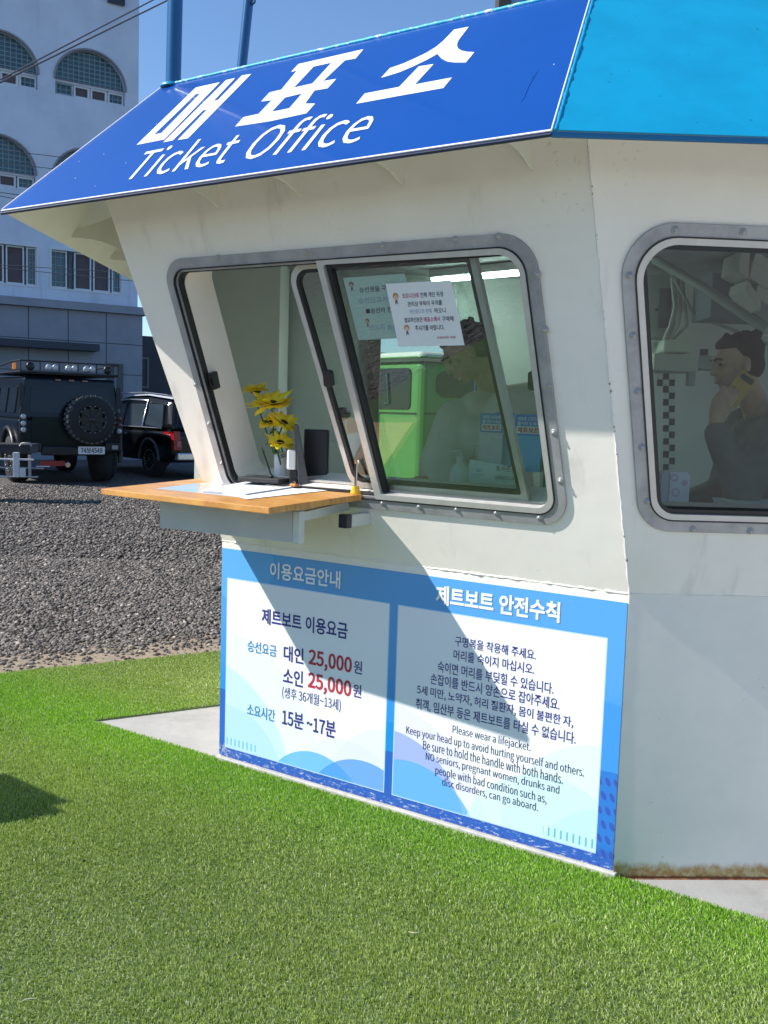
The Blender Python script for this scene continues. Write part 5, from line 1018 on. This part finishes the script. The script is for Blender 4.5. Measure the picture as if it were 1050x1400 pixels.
for x0, x1, z0, z1 in rects:
    wn = part(MB().plate(FB, [(x0, z0), (x1, z0), (x1, z1), (x0, z1)], [[(x0+.05, z0+.05), (x1-.05, z0+.05), (x1-.05, z1-.05), (x0+.05, z1-.05)]], -.2, .02), 'window', M_FRM, bld)
    W_ = x1-x0
    for i, (u0, u1) in enumerate(((0, .25), (.25, .32), (.32, .58), (.58, .84), (.84, 1))):
        a, b = x0+W_*u0+.03, x0+W_*u1-.03; part(MB().plate(FB, [(a, z0+.06), (b, z0+.06), (b, z1-.06), (a, z1-.06)], [[(a+.04, z0+.1), (b-.04, z0+.1), (b-.04, z1-.1), (a+.04, z1-.1)]], -.18, -.08), 'sash', M_FRM, wn) if i != 1 else None
        part(MB().box((a, z0+.07, -.17), (b, z1-.07, -.15), FB), 'pane', (M_BLKG, M_PANE, M_CURT, M_CURT, M_BLKG)[i], wn)
        if i in (0, 4):
            jm = MB()
            for q in (.33, .66): jm.box((a+(b-a)*q-.01, z0+.1, -.149), (a+(b-a)*q+.01, z1-.1, -.14), FB)
            for q in (.2, .4, .6, .8): jm.box((a+.04, z0+(z1-z0)*q-.01, -.149), (b-.04, z0+(z1-z0)*q+.01, -.141), FB)
            part(jm, 'sash_joints', M_JOINT, wn)
# small dark box window at top
# ground floor block, slightly proud of the upper wall
xr = fb_(190, 445)[0]
part(MB().box((-22, zled-.01, .0), (xr+.12, zled+.22, .55), FB), 'ledge', M_BG, bld)
part(MB().box((-22, -1, -1.9), (xr, zled-.012, .35), FB), 'ground_floor_core', mat('dark_joint', (.13, .15, .19), .8), bld)
tl_me = {}
wt, ht_ = 1.12, .92; kx = 0
for r_ in range(int((zled+.4)/ht_)+1):
    for c_ in range(12):
        x1_ = xr-c_*wt; z1_ = zled-.02-r_*ht_; part(MB().box((x1_-wt+.03, z1_-ht_+.03, .352), (x1_, z1_, .375+.004*rng.random()), FB), 'cladding_panel', M_BG, bld)
dr0, dr1 = fb_(143, 497), fb_(163, 560)
part(MB().box((dr0[0], -.2, .38), (dr1[0], dr0[1], .42), FB), 'doorway', mat('dark_teal_doorway', (.05, .07, .08), .4), bld)
part(MB().box((dr1[0]-.28, -.2, .425), (dr1[0]-.2, dr0[1]-.05, .44), FB), 'door_edge', mat('door_metal', (.14, .17, .2), .5), bld)
aw = fb_(125, 482); part(MB().box((-16, aw[1]-.0, .38), (aw[0], aw[1]+.2, 1.0), FB), 'awning', mat('dark_awning', (.03, .04, .06), .6), bld)
for i, (x, y) in enumerate(((123, 430), (2, 414))):
    P = fb_(x, y); part(MB().tube([FB.pt(P[0], P[1], .01), FB.pt(P[0], P[1]+.05, .18), FB.pt(P[0], P[1]-.12, .2)], .045, 8), 'vent_pipe', M_BG, bld)
P = fb_(158, 4); part(MB().box((P[0]-.25, P[1]-.05, .01), (P[0]+.25, P[1]+.8, .12), FB), 'small_window', M_PANE, bld)
# dark neighbour on the right with a shutter
nbx = thing('dark_building', FB.pt(3, 0, -4), 'dark grey lower building to the right of the pale one, mostly hidden by the hut', 'building')
M_DK = mat('dark_brown_grey_wall', (.06, .062, .075), .8, noise=.2, nscale=2)
part(MB().box((.3, -1, -9), (16, fb_(200, 405)[1]-1.0, -3), FB), 'wall', M_DK, nbx)
dd = Pl(FB.pt(0, 0, -3), bX, Z3); q0 = dd.px(190.5, 488); q1 = dd.px(203, 531)
df = part(MB().plate(dd, [(q0[0], q1[1]), (q1[0], q1[1]), (q1[0], q0[1]), (q0[0], q0[1])], [[(q0[0]+.07, q1[1]+.07), (q1[0]-.07, q1[1]+.07), (q1[0]-.07, q0[1]-.07), (q0[0]+.07, q0[1]-.07)]], 0.002, .05), 'door_frame', mat('door_frame_grey', (.13, .14, .16), .6), nbx)
part(MB().box((q0[0]+.08, q1[1]+.08, .003), (q1[0]-.08, q0[1]-.08, .02), dd), 'door_panel', M_DK, df)

# ================================================================ wires and poles
def wire(p0, p1, r_, lab, sag=.0):
    a = ony(p0[0], p0[1], p0[2]); b = ony(p1[0], p1[1], p1[2]); o = tag(None, None) if False else None
    pts = [a+(b-a)*t-Z3*sag*4*t*(1-t) for t in np.linspace(-.6, 1.6, 30)]; mb = MB().tube(pts, r_, 6); o = mb.build('overhead_wire', M_CABLE); tag(o, lab, 'wire', 'overhead wires crossing in front of the building')
M_CABLE = mat('cable_grey', (.10, .10, .11), .6); M_CABLE2 = M_CABLE
wire((0, 113, 14), (230, 0, 17), .014, 'lower of the two thick cables that run up to the right past the arched windows'); wire((0, 109, 14), (190, 10, 16), .012, 'upper of the two thick cables, nearly touching the lower one at the left')
wire((0, 205, 20), (110, 218, 21), .008, 'thin wire crossing the wall above the middle arched window'); wire((0, 222, 20), (90, 233, 21), .008, 'thin wire crossing the middle arched window')
wire((0, 263, 20), (60, 271, 21), .009, 'upper thin wire below the middle arched window'); wire((0, 268, 20), (50, 277, 21), .009, 'lower thin wire below the middle arched window')
wire((0, 362, 20), (190, 374, 21), .008, 'upper thin wire crossing the rectangular windows'); wire((0, 366, 20), (190, 385, 21), .008, 'lower thin wire crossing the rectangular windows')
M_POLE = mat('deep_blue_pole_paint', (.0, .085, .22), .3, coat=.3)
def pole(pb, pt_, Y, r_, lab, extra=False):
    b = ony(pb[0], pb[1], Y); t = ony(pt_[0], pt_[1], Y); d = (t-b)/(t[2]-b[2]); b2 = b+d*(zT-.0-b[2]); t2 = b+d*2.0
    o = thing('mast_pole', b2, lab, 'pole', 'blue masts on the hut roof'); part(MB().tube([b2, t2], r_, 18), 'pole_tube', M_POLE, o); part(MB().lathe([(0, .012), (r_*1.7, .012), (r_*1.7, 0)], Pl(b2, (1, 0, 0), (0, 1, 0)), 18), 'foot_plate', M_CYAN, o)
    if extra:
        q = ony(345, 3, Y-.02); part(MB().tube([q+Z3*.05, q+X1*.012+Z3*.03, q+X1*.012-Z3*.0, q-Z3*.012, q-X1*.01, q-X1*.01+Z3*.05], .004, 6), 'rope_cleat', M_NAVY, o)
pole((237, 112), (239.5, 0), 4.35, .033, 'thicker blue mast rising from the left end of the hut roof')
pole((331, 88), (340, 0), 4.6, .023, 'thinner blue mast with a small hook, second from the left on the hut roof', True)
lp_ = ony(700, 8, 3.75); o = thing('roof_floodlight', (lp_[0], lp_[1], zT), 'dark brown box lamp with glass front standing on the hut roof', 'floodlight')
a = ony(682, 8, 3.75); b = ony(699, 8, 3.75); c = ony(722, 4, 3.75); part(MB().box((a[0], 3.75, zT-.0), (b[0], 3.9, zT+.5)), 'lamp_post', M_BROWN, o); part(MB().box((b[0]+.001, 3.77, zT+.0), (c[0]+.05, 3.9, zT+.5)), 'glass_box', mat('pale_blue_glass', (.25, .4, .55), .15), o); part(MB().box((c[0]-.012, 3.74, zT+.0), (c[0], 3.769, zT+.5)), 'glass_bar', M_NAVY, o)

# ================================================================ vehicles
M_CARB = mat('black_blue_car_paint', (.003, .006, .012), .3, spec=.3, coat=.22); M_CARK = mat('black_car_paint', (.003, .0035, .004), .25, spec=.35, coat=.35); M_TYRE = mat('tyre_rubber', (.02, .02, .021), .8, bump=.003, bscale=20); M_RIM = mat('dark_rim', (.05, .05, .052), .3, metal=.6); M_RIML = mat('rim_bolts', (.4, .4, .4), .3, metal=.8); M_CARG = mat('tinted_car_window', (.008, .011, .015), .12, spec=.3, coat=.15); M_CHR = mat('chrome_strip', (.75, .77, .8), .2, metal=.9); M_RED = mat('red_lamp_lens', (.35, .01, .015), .2, coat=.6); M_REDD = mat('dark_red_lens', (.10, .015, .018), .2, coat=.6); M_CLR = mat('clear_lamp_lens', (.5, .52, .55), .15, coat=.5)
def wheel(par, x, y, r_, w_, sgn, spokes=8):
    """axle along x, outer face towards sgn"""
    pl = Pl((x, y, r_), (0, sgn, 0), (0, 0, 1)); wo = MB().lathe([(r_*.62, 0), (r_*.93, 0), (r_, -w_*.15), (r_, -w_*.85), (r_*.93, -w_), (r_*.62, -w_)], pl, 36)
    o = wo.build('wheel', M_TYRE, par); rim(o, pl, r_*.62, spokes); return o
def rim(o, pl, rr, spokes, tread=False):
    m_ = MB().lathe([(rr*.98, -.0), (rr*1.02, .004), (rr*.98, .010), (rr*.90, -.02), (rr*.86, -.09), (0, -.10)], pl, 32); m_.build('rim', M_RIM, o)
    m_ = MB()
    for k in range(spokes):
        a = 2*math.pi*k/spokes; e1 = np.array([math.cos(a), math.sin(a)]); e2 = np.array([-e1[1], e1[0]])
        q = [tuple(e1*rr*.18+e2*rr*.05), tuple(e1*rr*.9+e2*rr*.16), tuple(e1*rr*.9-e2*rr*.16), tuple(e1*rr*.18-e2*rr*.05)]; m_.plate(pl, q, (), -.07, -.005)
    m_.lathe([(0, .0), (rr*.2, -.002), (rr*.24, -.05)], pl, 20); m_.build('spokes', M_RIM, o)
    m_ = MB()
    for k in range(spokes*2):
        a = 2*math.pi*(k+.5)/(spokes*2); c = pl.pt(math.cos(a)*rr*.93, math.sin(a)*rr*.93, .008); m_.ball(c, .012, 6, 4)
    m_.build('rim_studs', M_RIML, o)
# big boxy four-wheel-drive; local: x right, y forward, origin on the ground under the rear bumper centre
g0 = onz(100, 652, 0); Dh = 19.5
hc_ = ony(101, 640, Dh); 
hv = thing('offroad_car', (hc_[0], hc_[1], -.02), 'big boxy black-blue off-road car seen from behind with spare wheel and roof light rack', 'car', rz=R(33)); hv.scale = (1.05, 1.05, 1.05)
def hb(mb, name, m_, par=None, **k): return mb.build(name, m_, par or hv, **k)
sec = lambda y, w_, z0, z1, ws: [(-w_, y, z0), (w_, y, z0), (w_, y, (z0+z1)*.55), (ws, y, z1), (-ws, y, z1), (-w_, y, (z0+z1)*.55)]
def loft(secs):
    n = len(secs[0]); m_ = MB(); V = [v for s in secs for v in s]; F = [(i*n+k, i*n+(k+1) % n, (i+1)*n+(k+1) % n, (i+1)*n+k) for i in range(len(secs)-1) for k in range(n)]+[tuple(range(n))[::-1], tuple(range((len(secs)-1)*n, len(secs)*n))]; return m_.add(V, F)
hb(loft([[(-1.0, .12, .62), (1.0, .12, .62), (1.02, .12, 1.25), (-1.02, .12, 1.25)], [(-1.0, 3.2, .55), (1.0, 3.2, .55), (1.02, 3.2, 1.25), (-1.02, 3.2, 1.25)], [(-1.0, 4.75, .62), (1.0, 4.75, .62), (1.0, 4.75, 1.18), (-1.0, 4.75, 1.18)]]), 'body', M_CARB, bev=.06, seg=3)
hb(loft([[(-1.0, .14, 1.24), (1.0, .14, 1.24), (.88, .22, 2.06), (-.88, .22, 2.06)], [(-1.0, 3.0, 1.24), (1.0, 3.0, 1.24), (.88, 2.75, 2.08), (-.88, 2.75, 2.08)], [(-.98, 3.4, 1.24), (.98, 3.4, 1.24), (.86, 2.85, 2.04), (-.86, 2.85, 2.04)]]), 'cabin', M_CARB, bev=.06, seg=3)
for sg in (-1, 1):
    for i, (y0, y1) in enumerate(((.50, 1.15), (1.35, 2.05), (2.15, 2.75))):
        pl = Pl((sg*1.0, 0, 1.24), (0, -sg, 0), (-sg*.12, 0, .82)); q = [(-sg*y0, .12), (-sg*y1, .12), (-sg*y1, .62), (-sg*y0, .62)]; hb(MB().plate(pl, rpoly(q, .05, 4), (), -.02, .012), 'side_window', M_CARG)
    hb(MB().box((sg*1.025-.012, .5, .60), (sg*1.025+.012, 4.0, .72)), 'side_rail', M_BLK)
rearP = Pl((0, .14, 1.24), (1, 0, 0), (0, .08, .82))
rd = hb(MB().plate(rearP, rpoly([(-.80, .14), (.80, .14), (.74, .66), (-.74, .66)], .06, 5), (), -.01, .012), 'rear_window', M_CARG)
hb(MB().plate(Pl((0, .12, 0), (1, 0, 0), Z3), rpoly([(-.76, .75), (.76, .75), (.76, 1.30), (-.76, 1.30)], .05, 4), (), -.01, .02), 'tailgate', M_CARB, bev=.01)
for sg in (-1, 1):
    lm = hb(MB().box((sg*.92-.065, .085, .98), (sg*.92+.065, .14, 1.42)), 'tail_light', M_BLK, bev=.01)
    for z_, mt_ in ((1.30, M_REDD if sg > 0 else M_CLR), (1.17, M_REDD if sg > 0 else M_CLR), (1.05, M_CLR)): MB().lathe([(0, .02), (.045, .012), (.05, 0)], Pl((sg*.92, .083, z_), (1, 0, 0), Z3), 16).build('lamp_lens', mt_, lm)
    hb(MB().plate(Pl((sg*.93, .17, 1.5), (1, 0, 0), Z3), [(-.05, 0), (.05, 0), (.03, .42), (-.05, .42)], (), -.01, .02), 'upper_lamp_column', M_BLK)
    hb(MB().box((sg*.78-.17, -.02, .64), (sg*.78+.17, .16, .82)), 'bumper_end', M_BLK, bev=.03); hb(MB().box((sg*.80-.06, -.035, .69), (sg*.80+.06, -.019, .77)), 'bumper_reflector', mat('dull_reflector', (.35, .33, .32), .4) if not bpy.data.materials.get('dull_reflector') else bpy.data.materials['dull_reflector'])
hb(MB().box((-.6, .0, .56), (.6, .14, .74)), 'rear_bumper', M_BLK, bev=.03)
pl = Pl((.34, -.02, .665), (1, 0, 0), Z3); npl = hb(MB().plate(pl, rpoly([(-.26, -.075), (.26, -.075), (.26, .075), (-.26, .075)], .015, 3), (), -.012, .004), 'number_plate', M_WHT)
v_, f_ = text_data('74보4549', .02); lo_ = v_.min(0); hi_ = v_.max(0); u_ = (v_-lo_)/(hi_-lo_)-.5; MB().add([pl.pt(a*.42, b*.10, .006) for a, b in u_], f_).build('lettering', M_INK, npl, fix=False)
spl = Pl((.30, -.22, 1.27), (1, 0, 0), Z3); spw = hb(MB().lathe([(.28, 0), (.43, 0), (.46, -.05), (.46, -.27), (.40, -.30), (0, -.30)], spl, 40), 'spare_wheel', M_TYRE)
rim(spw, spl, .28, 8)
tm = MB()
for k in range(30):
    for rr_ in (0, 1):
        a = 2*math.pi*(k+.5*rr_)/30; c, s_ = math.cos(a), math.sin(a); P_ = Pl(spl.pt(.455*c, .455*s_, -.16+(.075 if rr_ else -.075)), (-s_, 0, c), (0, 1, 0)); tm.box((-.03, -.06, -.02), (.03, .06, .02), P_)
tm.build('tread_blocks', mat('tread_rubber_dusty', (.10, .10, .10), .8), spw)
hb(MB().box((.1, -.2, 1.05), (.5, .12, 1.48)), 'spare_carrier', M_BLK)
for sg in (-1, 1):
    for y_ in (.95, 3.95): wheel(hv, sg*1.02, y_, .46, .34, sg)
    hb(MB().tube([(sg*1.03, .95+.60*math.cos(t), .46+.60*math.sin(t)) for t in np.linspace(-.1, 3.25, 16)], .05, 6), 'wheel_arch', M_BLK)
hb(MB().lathe([(.001, .25), (.46, .25), (.46, 0), (.001, 0)], Pl((.62, .8, .46), (0, 1, 0), (0, 0, 1)), 30), 'rear_axle_tyre', M_TYRE)
rk = thing('roof_rack', (0, 0, 0), None, None); rk.parent = hv; del_ = [rk.pop(k_) for k_ in list(rk.keys()) if k_ in ('label', 'category')]
def rkb(mb, n_, m_): return mb.build(n_, m_, rk)
bpy.data.objects.remove(rk)
rk = hb(MB().box((-.92, .22, 2.12), (.92, 2.7, 2.145)), 'roof_rack', M_BLK)
m_ = MB()
for z_ in (2.15, 2.36):
    m_.tube([(-.94, .2, z_), (.94, .2, z_)], .018, 6); 
    for sg in (-1, 1): m_.tube([(sg*.94, .2, z_), (sg*.94, .9, z_), (sg*.94, 2.7, z_-.09 if z_ > 2.2 else z_)], .018, 6)
for x_ in (-.94, -.58, -.22, .14, .50, .94): m_.tube([(x_, .2, 2.14), (x_, .2, 2.37)], .014, 6)
m_.tube([(-.94, .9, 2.14), (-.94, .9, 2.36)], .014, 6); m_.build('rack_rails', M_BLK, rk)
for x_ in (-.42, -.30, -.05, .07, .30, .42): q = MB().lathe([(0, .03), (.05, .02), (.058, 0), (.05, -.06)], Pl((x_, .20, 2.255), (1, 0, 0), Z3), 16).build('rack_lamp', M_CLR, rk)
for x_ in (-.76, .72): MB().lathe([(0, .05), (.07, .04), (.085, 0), (.06, -.1)], Pl((x_, .22, 2.255), (1, 0, 0), Z3), 16).build('rack_lamp', M_BLK, rk)
for k in range(3): MB().box((-.97, .5+.12*k, 2.2), (-.945, .56+.12*k, 2.32)).build('amber_marker', mat('amber_marker', (.5, .18, .04), .4) if not bpy.data.materials.get('amber_marker') else bpy.data.materials['amber_marker'], rk)
for x_ in (-.26, 0, .26): hb(MB().box((x_-.05, .15, 2.0), (x_+.05, .2, 2.03)), 'marker_lamp', M_REDD)
hb(MB().tube([(-.05, .35, .42), (-.1, .1, .40), (-.12, -.02, .38)], .05, 10), 'exhaust', M_CHR)
hb(MB().box((-.62, -.06, .36), (-.18, .06, .46)), 'red_tow_bar', mat('red_tow_paint', (.30, .03, .02), .5), bev=.01)
# mid-size black SUV
sc_ = ony(240, 640, 21.5)+np.array([.72, .6, 0])
sv = thing('parked_suv', (sc_[0], sc_[1], -.02), 'black SUV with chrome window line beyond the off-road car, half hidden by hut', 'car', rz=R(41)); sv.scale = (1.1, 1.1, 1.1)
def sb(mb, name, m_, par=None, **k): return mb.build(name, m_, par or sv, **k)
sb(loft([[(-.90, 0, .42), (.90, 0, .42), (.94, 0.0, .98), (-.94, 0.0, .98)], [(-.95, .35, .34), (.95, .35, .34), (.97, .25, 1.02), (-.97, .25, 1.02)], [(-.96, 3.9, .34), (.96, 3.9, .34), (.96, 3.7, 1.02), (-.96, 3.7, 1.02)], [(-.88, 4.85, .45), (.88, 4.85, .45), (.86, 4.75, .85), (-.86, 4.75, .85)]]), 'body', M_CARK, bev=.13, seg=4)
sb(loft([[(-.92, .12, 1.0), (.92, .12, 1.0), (.72, .42, 1.66), (-.72, .42, 1.66)], [(-.93, 1.5, 1.0), (.93, 1.5, 1.0), (.76, 1.4, 1.73), (-.76, 1.4, 1.73)], [(-.93, 3.6, 1.0), (.93, 3.6, 1.0), (.74, 2.7, 1.70), (-.74, 2.7, 1.70)]]), 'cabin', M_CARK, bev=.14, seg=4)
for sg in (-1, 1):
    for i, (y0, y1, y2, y3) in enumerate(((.45, 1.25, 1.22, .62), (1.40, 2.25, 2.2, 1.40), (2.35, 3.3, 2.85, 2.33))):
        pl = Pl((sg*.93, 0, 1.0), (0, -sg, 0), (-sg*.17, 0, .70)); q = [(-sg*y0, .06), (-sg*y1, .06), (-sg*y2, .56), (-sg*y3, .56)]; sb(MB().plate(pl, rpoly(q, .04, 4), (), -.02, .02), 'side_window', mat('sky_lit_car_window', (.03, .045, .06), .08, coat=1) if not bpy.data.materials.get('sky_lit_car_window') else bpy.data.materials['sky_lit_car_window'])
    sb(MB().tube([(sg*.955, .45, 1.05), (sg*.965, 2.0, 1.05), (sg*.965, 3.3, 1.05)], .016, 6), 'chrome_strip', M_CHR); sb(MB().tube([(sg*.95, 1.33, 1.06), (sg*.80, 1.33, 1.62), (sg*.79, 2.2, 1.64), (sg*.80, 2.8, 1.60)], .018, 6), 'chrome_strip', M_CHR)
    sb(MB().tube([(sg*.80, .5, 1.74), (sg*.80, 1.5, 1.79), (sg*.78, 2.7, 1.77)], .02, 6), 'roof_rail', M_CHR)
    sb(MB().box((sg*.97-.01, 2.05, .88), (sg*.97+.012, 2.25, .91)), 'door_handle', M_CHR)
    sb(MB().tube([(sg*.96, .98+.44*math.cos(t), .37+.44*math.sin(t)) for t in np.linspace(0, 3.14, 14)], .035, 6), 'wheel_arch', mat('arch_grey', (.10, .10, .11), .4) if not bpy.data.materials.get('arch_grey') else bpy.data.materials['arch_grey'])
    t_ = sb(loft([[(sg*.72, -.012, .62), (sg*.90, -.012, .62), (sg*.92, -.012, 1.0), (sg*.78, -.012, 1.0)], [(sg*.9, .30, .70), (sg*.955, .30, .72), (sg*.965, .34, .98), (sg*.9, .34, .98)]]), 'tail_light', M_RED); MB().box((sg*.80-.05, -.03, .68), (sg*.80+.05, -.013, .80)).build('lamp_lens', mat('pink_lens', (.5, .12, .14), .2) if not bpy.data.materials.get('pink_lens') else bpy.data.materials['pink_lens'], t_)
    for y_ in (.98, 3.85): wheel(sv, sg*.95, y_, .37, .24, sg, 10)
sb(MB().plate(Pl((0, .10, 1.0), (1, 0, 0), (0, .3, .66)), rpoly([(-.76, .06), (.76, .06), (.64, .60), (-.64, .60)], .05, 4), (), -.02, .02), 'rear_window', M_CARG)
sb(MB().box((-.85, -.06, .40), (.85, .1, .56)), 'rear_bumper', M_CHR, bev=.03)
sb(loft([[(-.70, .45, 1.66), (.70, .45, 1.66), (.66, .5, 1.70), (-.66, .5, 1.70)], [(-.73, 1.5, 1.73), (.73, 1.5, 1.73), (.69, 1.5, 1.765), (-.69, 1.5, 1.765)], [(-.71, 2.6, 1.70), (.71, 2.6, 1.70), (.68, 2.6, 1.73), (-.68, 2.6, 1.73)]]), 'roof_highlight', mat('painted_roof_reflection', (.5, .52, .54), .25, coat=1))  # pale sheet over the black roof, its bright highlight put into the colour
# white trailer frame at the left edge
tc = ony(20, 640, 15.5); tr = thing('boat_trailer', (tc[0], tc[1], 0), 'white steel trailer frame poking in at the left edge in front of the cars', 'trailer', rz=R(8))
M_TRW = mat('white_galvanised_frame', (.62, .64, .66), .5, noise=.2, nscale=8)
k = 15.5/1300
def tb(x0, y0, x1, y1, d0, d1, n_, m_=M_TRW):
    a = ony(x0, y0, 15.5); b = ony(x1, y1, 15.5); return MB().box((a[0]-tc[0], d0, b[2]), (b[0]-tc[0], d1, a[2])).build(n_, m_, tr, bev=.006)
tb(-160, 621, 45, 630, -.05, .05, 'upper_rail'); tb(-160, 633, 56, 642, .06, .14, 'middle_rail', mat('grey_steel_channel', (.33, .35, .38), .5)); tb(-160, 645, 50, 653, -.04, .06, 'lower_rail'); tb(20, 618, 28, 652, -.12, -.051, 'upright_bar'); tb(28, 639, 36, 652, -.11, -.052, 'cross_bracket'); tb(38, 622, 42, 652, -.03, -.005, 'hole_strip', M_ALU); tb(-150, 602, 40, 621, .0, .6, 'load_box', M_BLK2); tb(48, 637, 66, 639, .0, .03, 'tow_rod'); tb(-40, 652, -20, 676, -.1, .1, 'trailer_wheel', M_TYRE)
hl = ony(35, 610, 15.4)
MB().tube([(ony(25, 610, 15.4)-wpos(tr)), ony(28, 606, 15.4)-wpos(tr), ony(38, 606, 15.4)-wpos(tr), ony(41, 610, 15.4)-wpos(tr)], .012, 6).build('box_handle', M_ALU, tr)
# ---- green and white van behind the hut, seen through the opening
vc = ony(571, 640, 9.2); vr = R(-52)
M_VG = mat('bright_green_van_paint', (.11, .34, .075), .3, coat=.3, noise=.1, nscale=3); M_VW = mat('cream_van_roof', (.72, .74, .62), .4)
van = thing('green_van', (vc[0], vc[1], -.02), 'green minivan with cream roof and yellow sticker seen through the hut from behind the notices', 'van', rz=0)
# local: corner at origin; side A runs to the left/back (sunlit end), side B to the right
dA = np.array([-.62, .78, 0]); dBv = np.array([.95, .31, 0]); LA, LB = 1.7, 4.2
def vbox(z0, z1, o_=0.0):
    c = [np.array([0, 0, 0])-(dA+dBv)*o_, dBv*(LB+o_)-dA*o_, dBv*(LB+o_)+dA*(LA+o_), dA*(LA+o_)-dBv*o_]; return MB().hexa([p_+Z3*z0 for p_ in c], [p_+Z3*z1 for p_ in c])
zr = ony(545, 490, 9.2)[2]; zt_ = ony(545, 474, 9.0)[2]
vbox(.35, zr).build('body', M_VG, van, bev=.07, seg=4); vbox(zr+.001, zt_, .03).build('roof', M_VW, van, bev=.05, seg=4); vbox(zr+.03, zr+.05, .045).build('roof_gutter', M_VG, van, bev=.01)
EA = Pl((0, 0, 0), -dA, Z3); EB = Pl((0, 0, 0), dBv, Z3)
EA.O = np.zeros(3)
zw0 = ony(545, 556, 9.2)[2]; zw1 = zr-.06
wA = MB().plate(EA, rpoly([(-1.55, zw0), (-.14, zw0), (-.14, zw1), (-1.55, zw1)], .05, 4), (), -.01, .012).build('end_window', M_CARG, van)
MB().box((-1.5, zw0+.24, .013), (-.72, zw0+.26, .03), EA).build('window_bar', M_CHR, wA); MB().box((-.74, zw0+.02, .013), (-.71, zw1-.02, .03), EA).build('window_divider', M_CARG, wA); MB().box((-1.5, zw0+.09, .013), (-.95, zw0+.11, .03), EA).build('window_bar', M_CHR, wA)
MB().tube([EA.pt(-.5, zw1-.05, .02), EA.pt(-.45, zw1-.35, .02), EA.pt(-.52, zw0+.05, .02)], .012, 6).build('curtain', mat('teal_curtain', (.03, .12, .12), .7), wA)
wB = MB().plate(EB, rpoly([(.16, zw0+.12), (1.15, zw0+.12), (1.15, zw1-.02), (.16, zw1-.02)], .09, 5), (), -.01, .012).build('side_window', M_CARG, van)
m_ = MB()
for k in range(9): m_.box((.55+.035*k, zw0+.16, .013), (.565+.035*k, zw0+.34, .018), EB)
m_.build('window_stripes', mat('pale_blue_print', (.25, .38, .5), .5), wB)
vt, ft = text_data('(양 제)', .02); lo_ = vt.min(0); hi_ = vt.max(0); u_ = (vt-lo_)/(hi_-lo_); MB().add([EB.pt(.36+a*.42, zw0+.30+b*.13, .016) for a, b in u_], ft).build('lettering', M_PALE, wB, fix=False)
m_ = MB()
for k in range(6): m_.box((.36+.035*k, zw0-.08, .013), (.378+.035*k, zw0+.07, .02), EB)
m_.build('vent_slots', M_BLK2, van)
M_SEAM = mat('dark_panel_seam', (.01, .03, .01), .6)
for P_, L_ in ((EA, (-1.65, -.05)), (EB, (.05, 4.1))):
    MB().box((L_[0], zw0-.045, .002), (L_[1], zw0-.033, .010), P_).build('belt_seam', M_SEAM, van); MB().box((L_[0], .62, .002), (L_[1], .70, .016), P_).build('bumper_strip', M_BLK2, van)
MB().box((-.64, .45, .002), (-.628, zw0-.05, .009), EA).box((1.30, .45, .002), (1.312, zr-.05, .009), EB).build('door_seam', M_SEAM, van)
MB().box((1.05, zw0-.20, .004), (1.22, zw0-.16, .03), EB).build('door_handle', M_CHR, van)
st = MB().plate(EA, [(-1.0, zw0-.34), (-.70, zw0-.34), (-.70, zw0-.09), (-1.0, zw0-.09)], (), .005, .014).build('yellow_sticker', mat('yellow_sticker', (.80, .55, .02), .5), van)
vt, ft = text_data('조천읍', .03); lo_ = vt.min(0); hi_ = vt.max(0); u_ = (vt-lo_)/(hi_-lo_); MB().add([EA.pt(-.98+a*.26, zw0-.22+b*.10, .016) for a, b in u_], ft).build('lettering', M_INKK, st, fix=False)
for x_, P_ in ((.8, EB), (3.3, EB)): wo = MB().lathe([(.0, .03), (.2, .03), (.32, .02), (.34, -.02), (.34, -.2)], Pl(P_.pt(x_, .34, 0), dBv, Z3), 24).build('wheel', M_TYRE, van)
# dark stone wall behind everything on that side
sw = thing('stone_wall', (4, 13.5, 0), 'dark basalt stone wall behind the hut and van', 'wall')
MB().box((-2.2, -.15, 0), (9, .3, 3.0)).build('wall_core', mat('dark_mortar', (.03, .03, .032), .9), sw)
msn = MB(); M_BAS = mat('basalt_blocks', (.07, .07, .075), .85, noise=.5, nscale=3, bump=.01, bscale=12)
for r_ in range(9):
    x = -2.2+rng.random()*.2
    while x < 8.8:
        w_ = .35+.4*rng.random(); bl = MB().box((x, -.22-.05*rng.random(), r_*.33), (x+w_-.03, -.14, r_*.33+.30)).build('stone', M_BAS, sw, bev=.03, seg=1); x += w_
# ---- unseen caster added out of frame at the left, outline cut to its turf shadow
tip = onz(104, 1100, 0); dS = -np.array([SD[0], SD[1], 0])/math.tan(R(SUN_EL))/math.cos(R(SUN_EL))
sx = np.array([SD[0], SD[1], 0]); sx /= np.linalg.norm(sx); hS = 1.25; base = tip+sx*hS/math.tan(R(SUN_EL))
sg_ = thing('turf_shadow_caster', (base[0], base[1], 0), 'added unseen board on a post, shaped to cast the turf shadow at the left', 'shadow caster')
aP = Pl((base[0], base[1], hS), (0, -1, 0), (0, 0, 1)) if False else Pl((base[0], base[1], hS), (.12, -1, 0), (0, 0, 1))
up_p = [(-.42, -.66), (-.29, -.29), (-.15, -.16), (-.03, -.045), (.0, 0), (.035, -.07), (.10, -.012), (.17, -.13), (.24, -.27), (.34, -.66)]
MB().plate(Pl((0, 0, hS), (.12, -1, 0), (0, 0, 1)), up_p[::-1], (), -.01, .01).build('caster_board', M_BLUE, sg_)
MB().box((-.03, -.03, .0), (.03, .03, hS-.6)).build('caster_post', M_POLE, sg_)
print('blades', n1_, n2_, 'objects', len(bpy.data.objects))
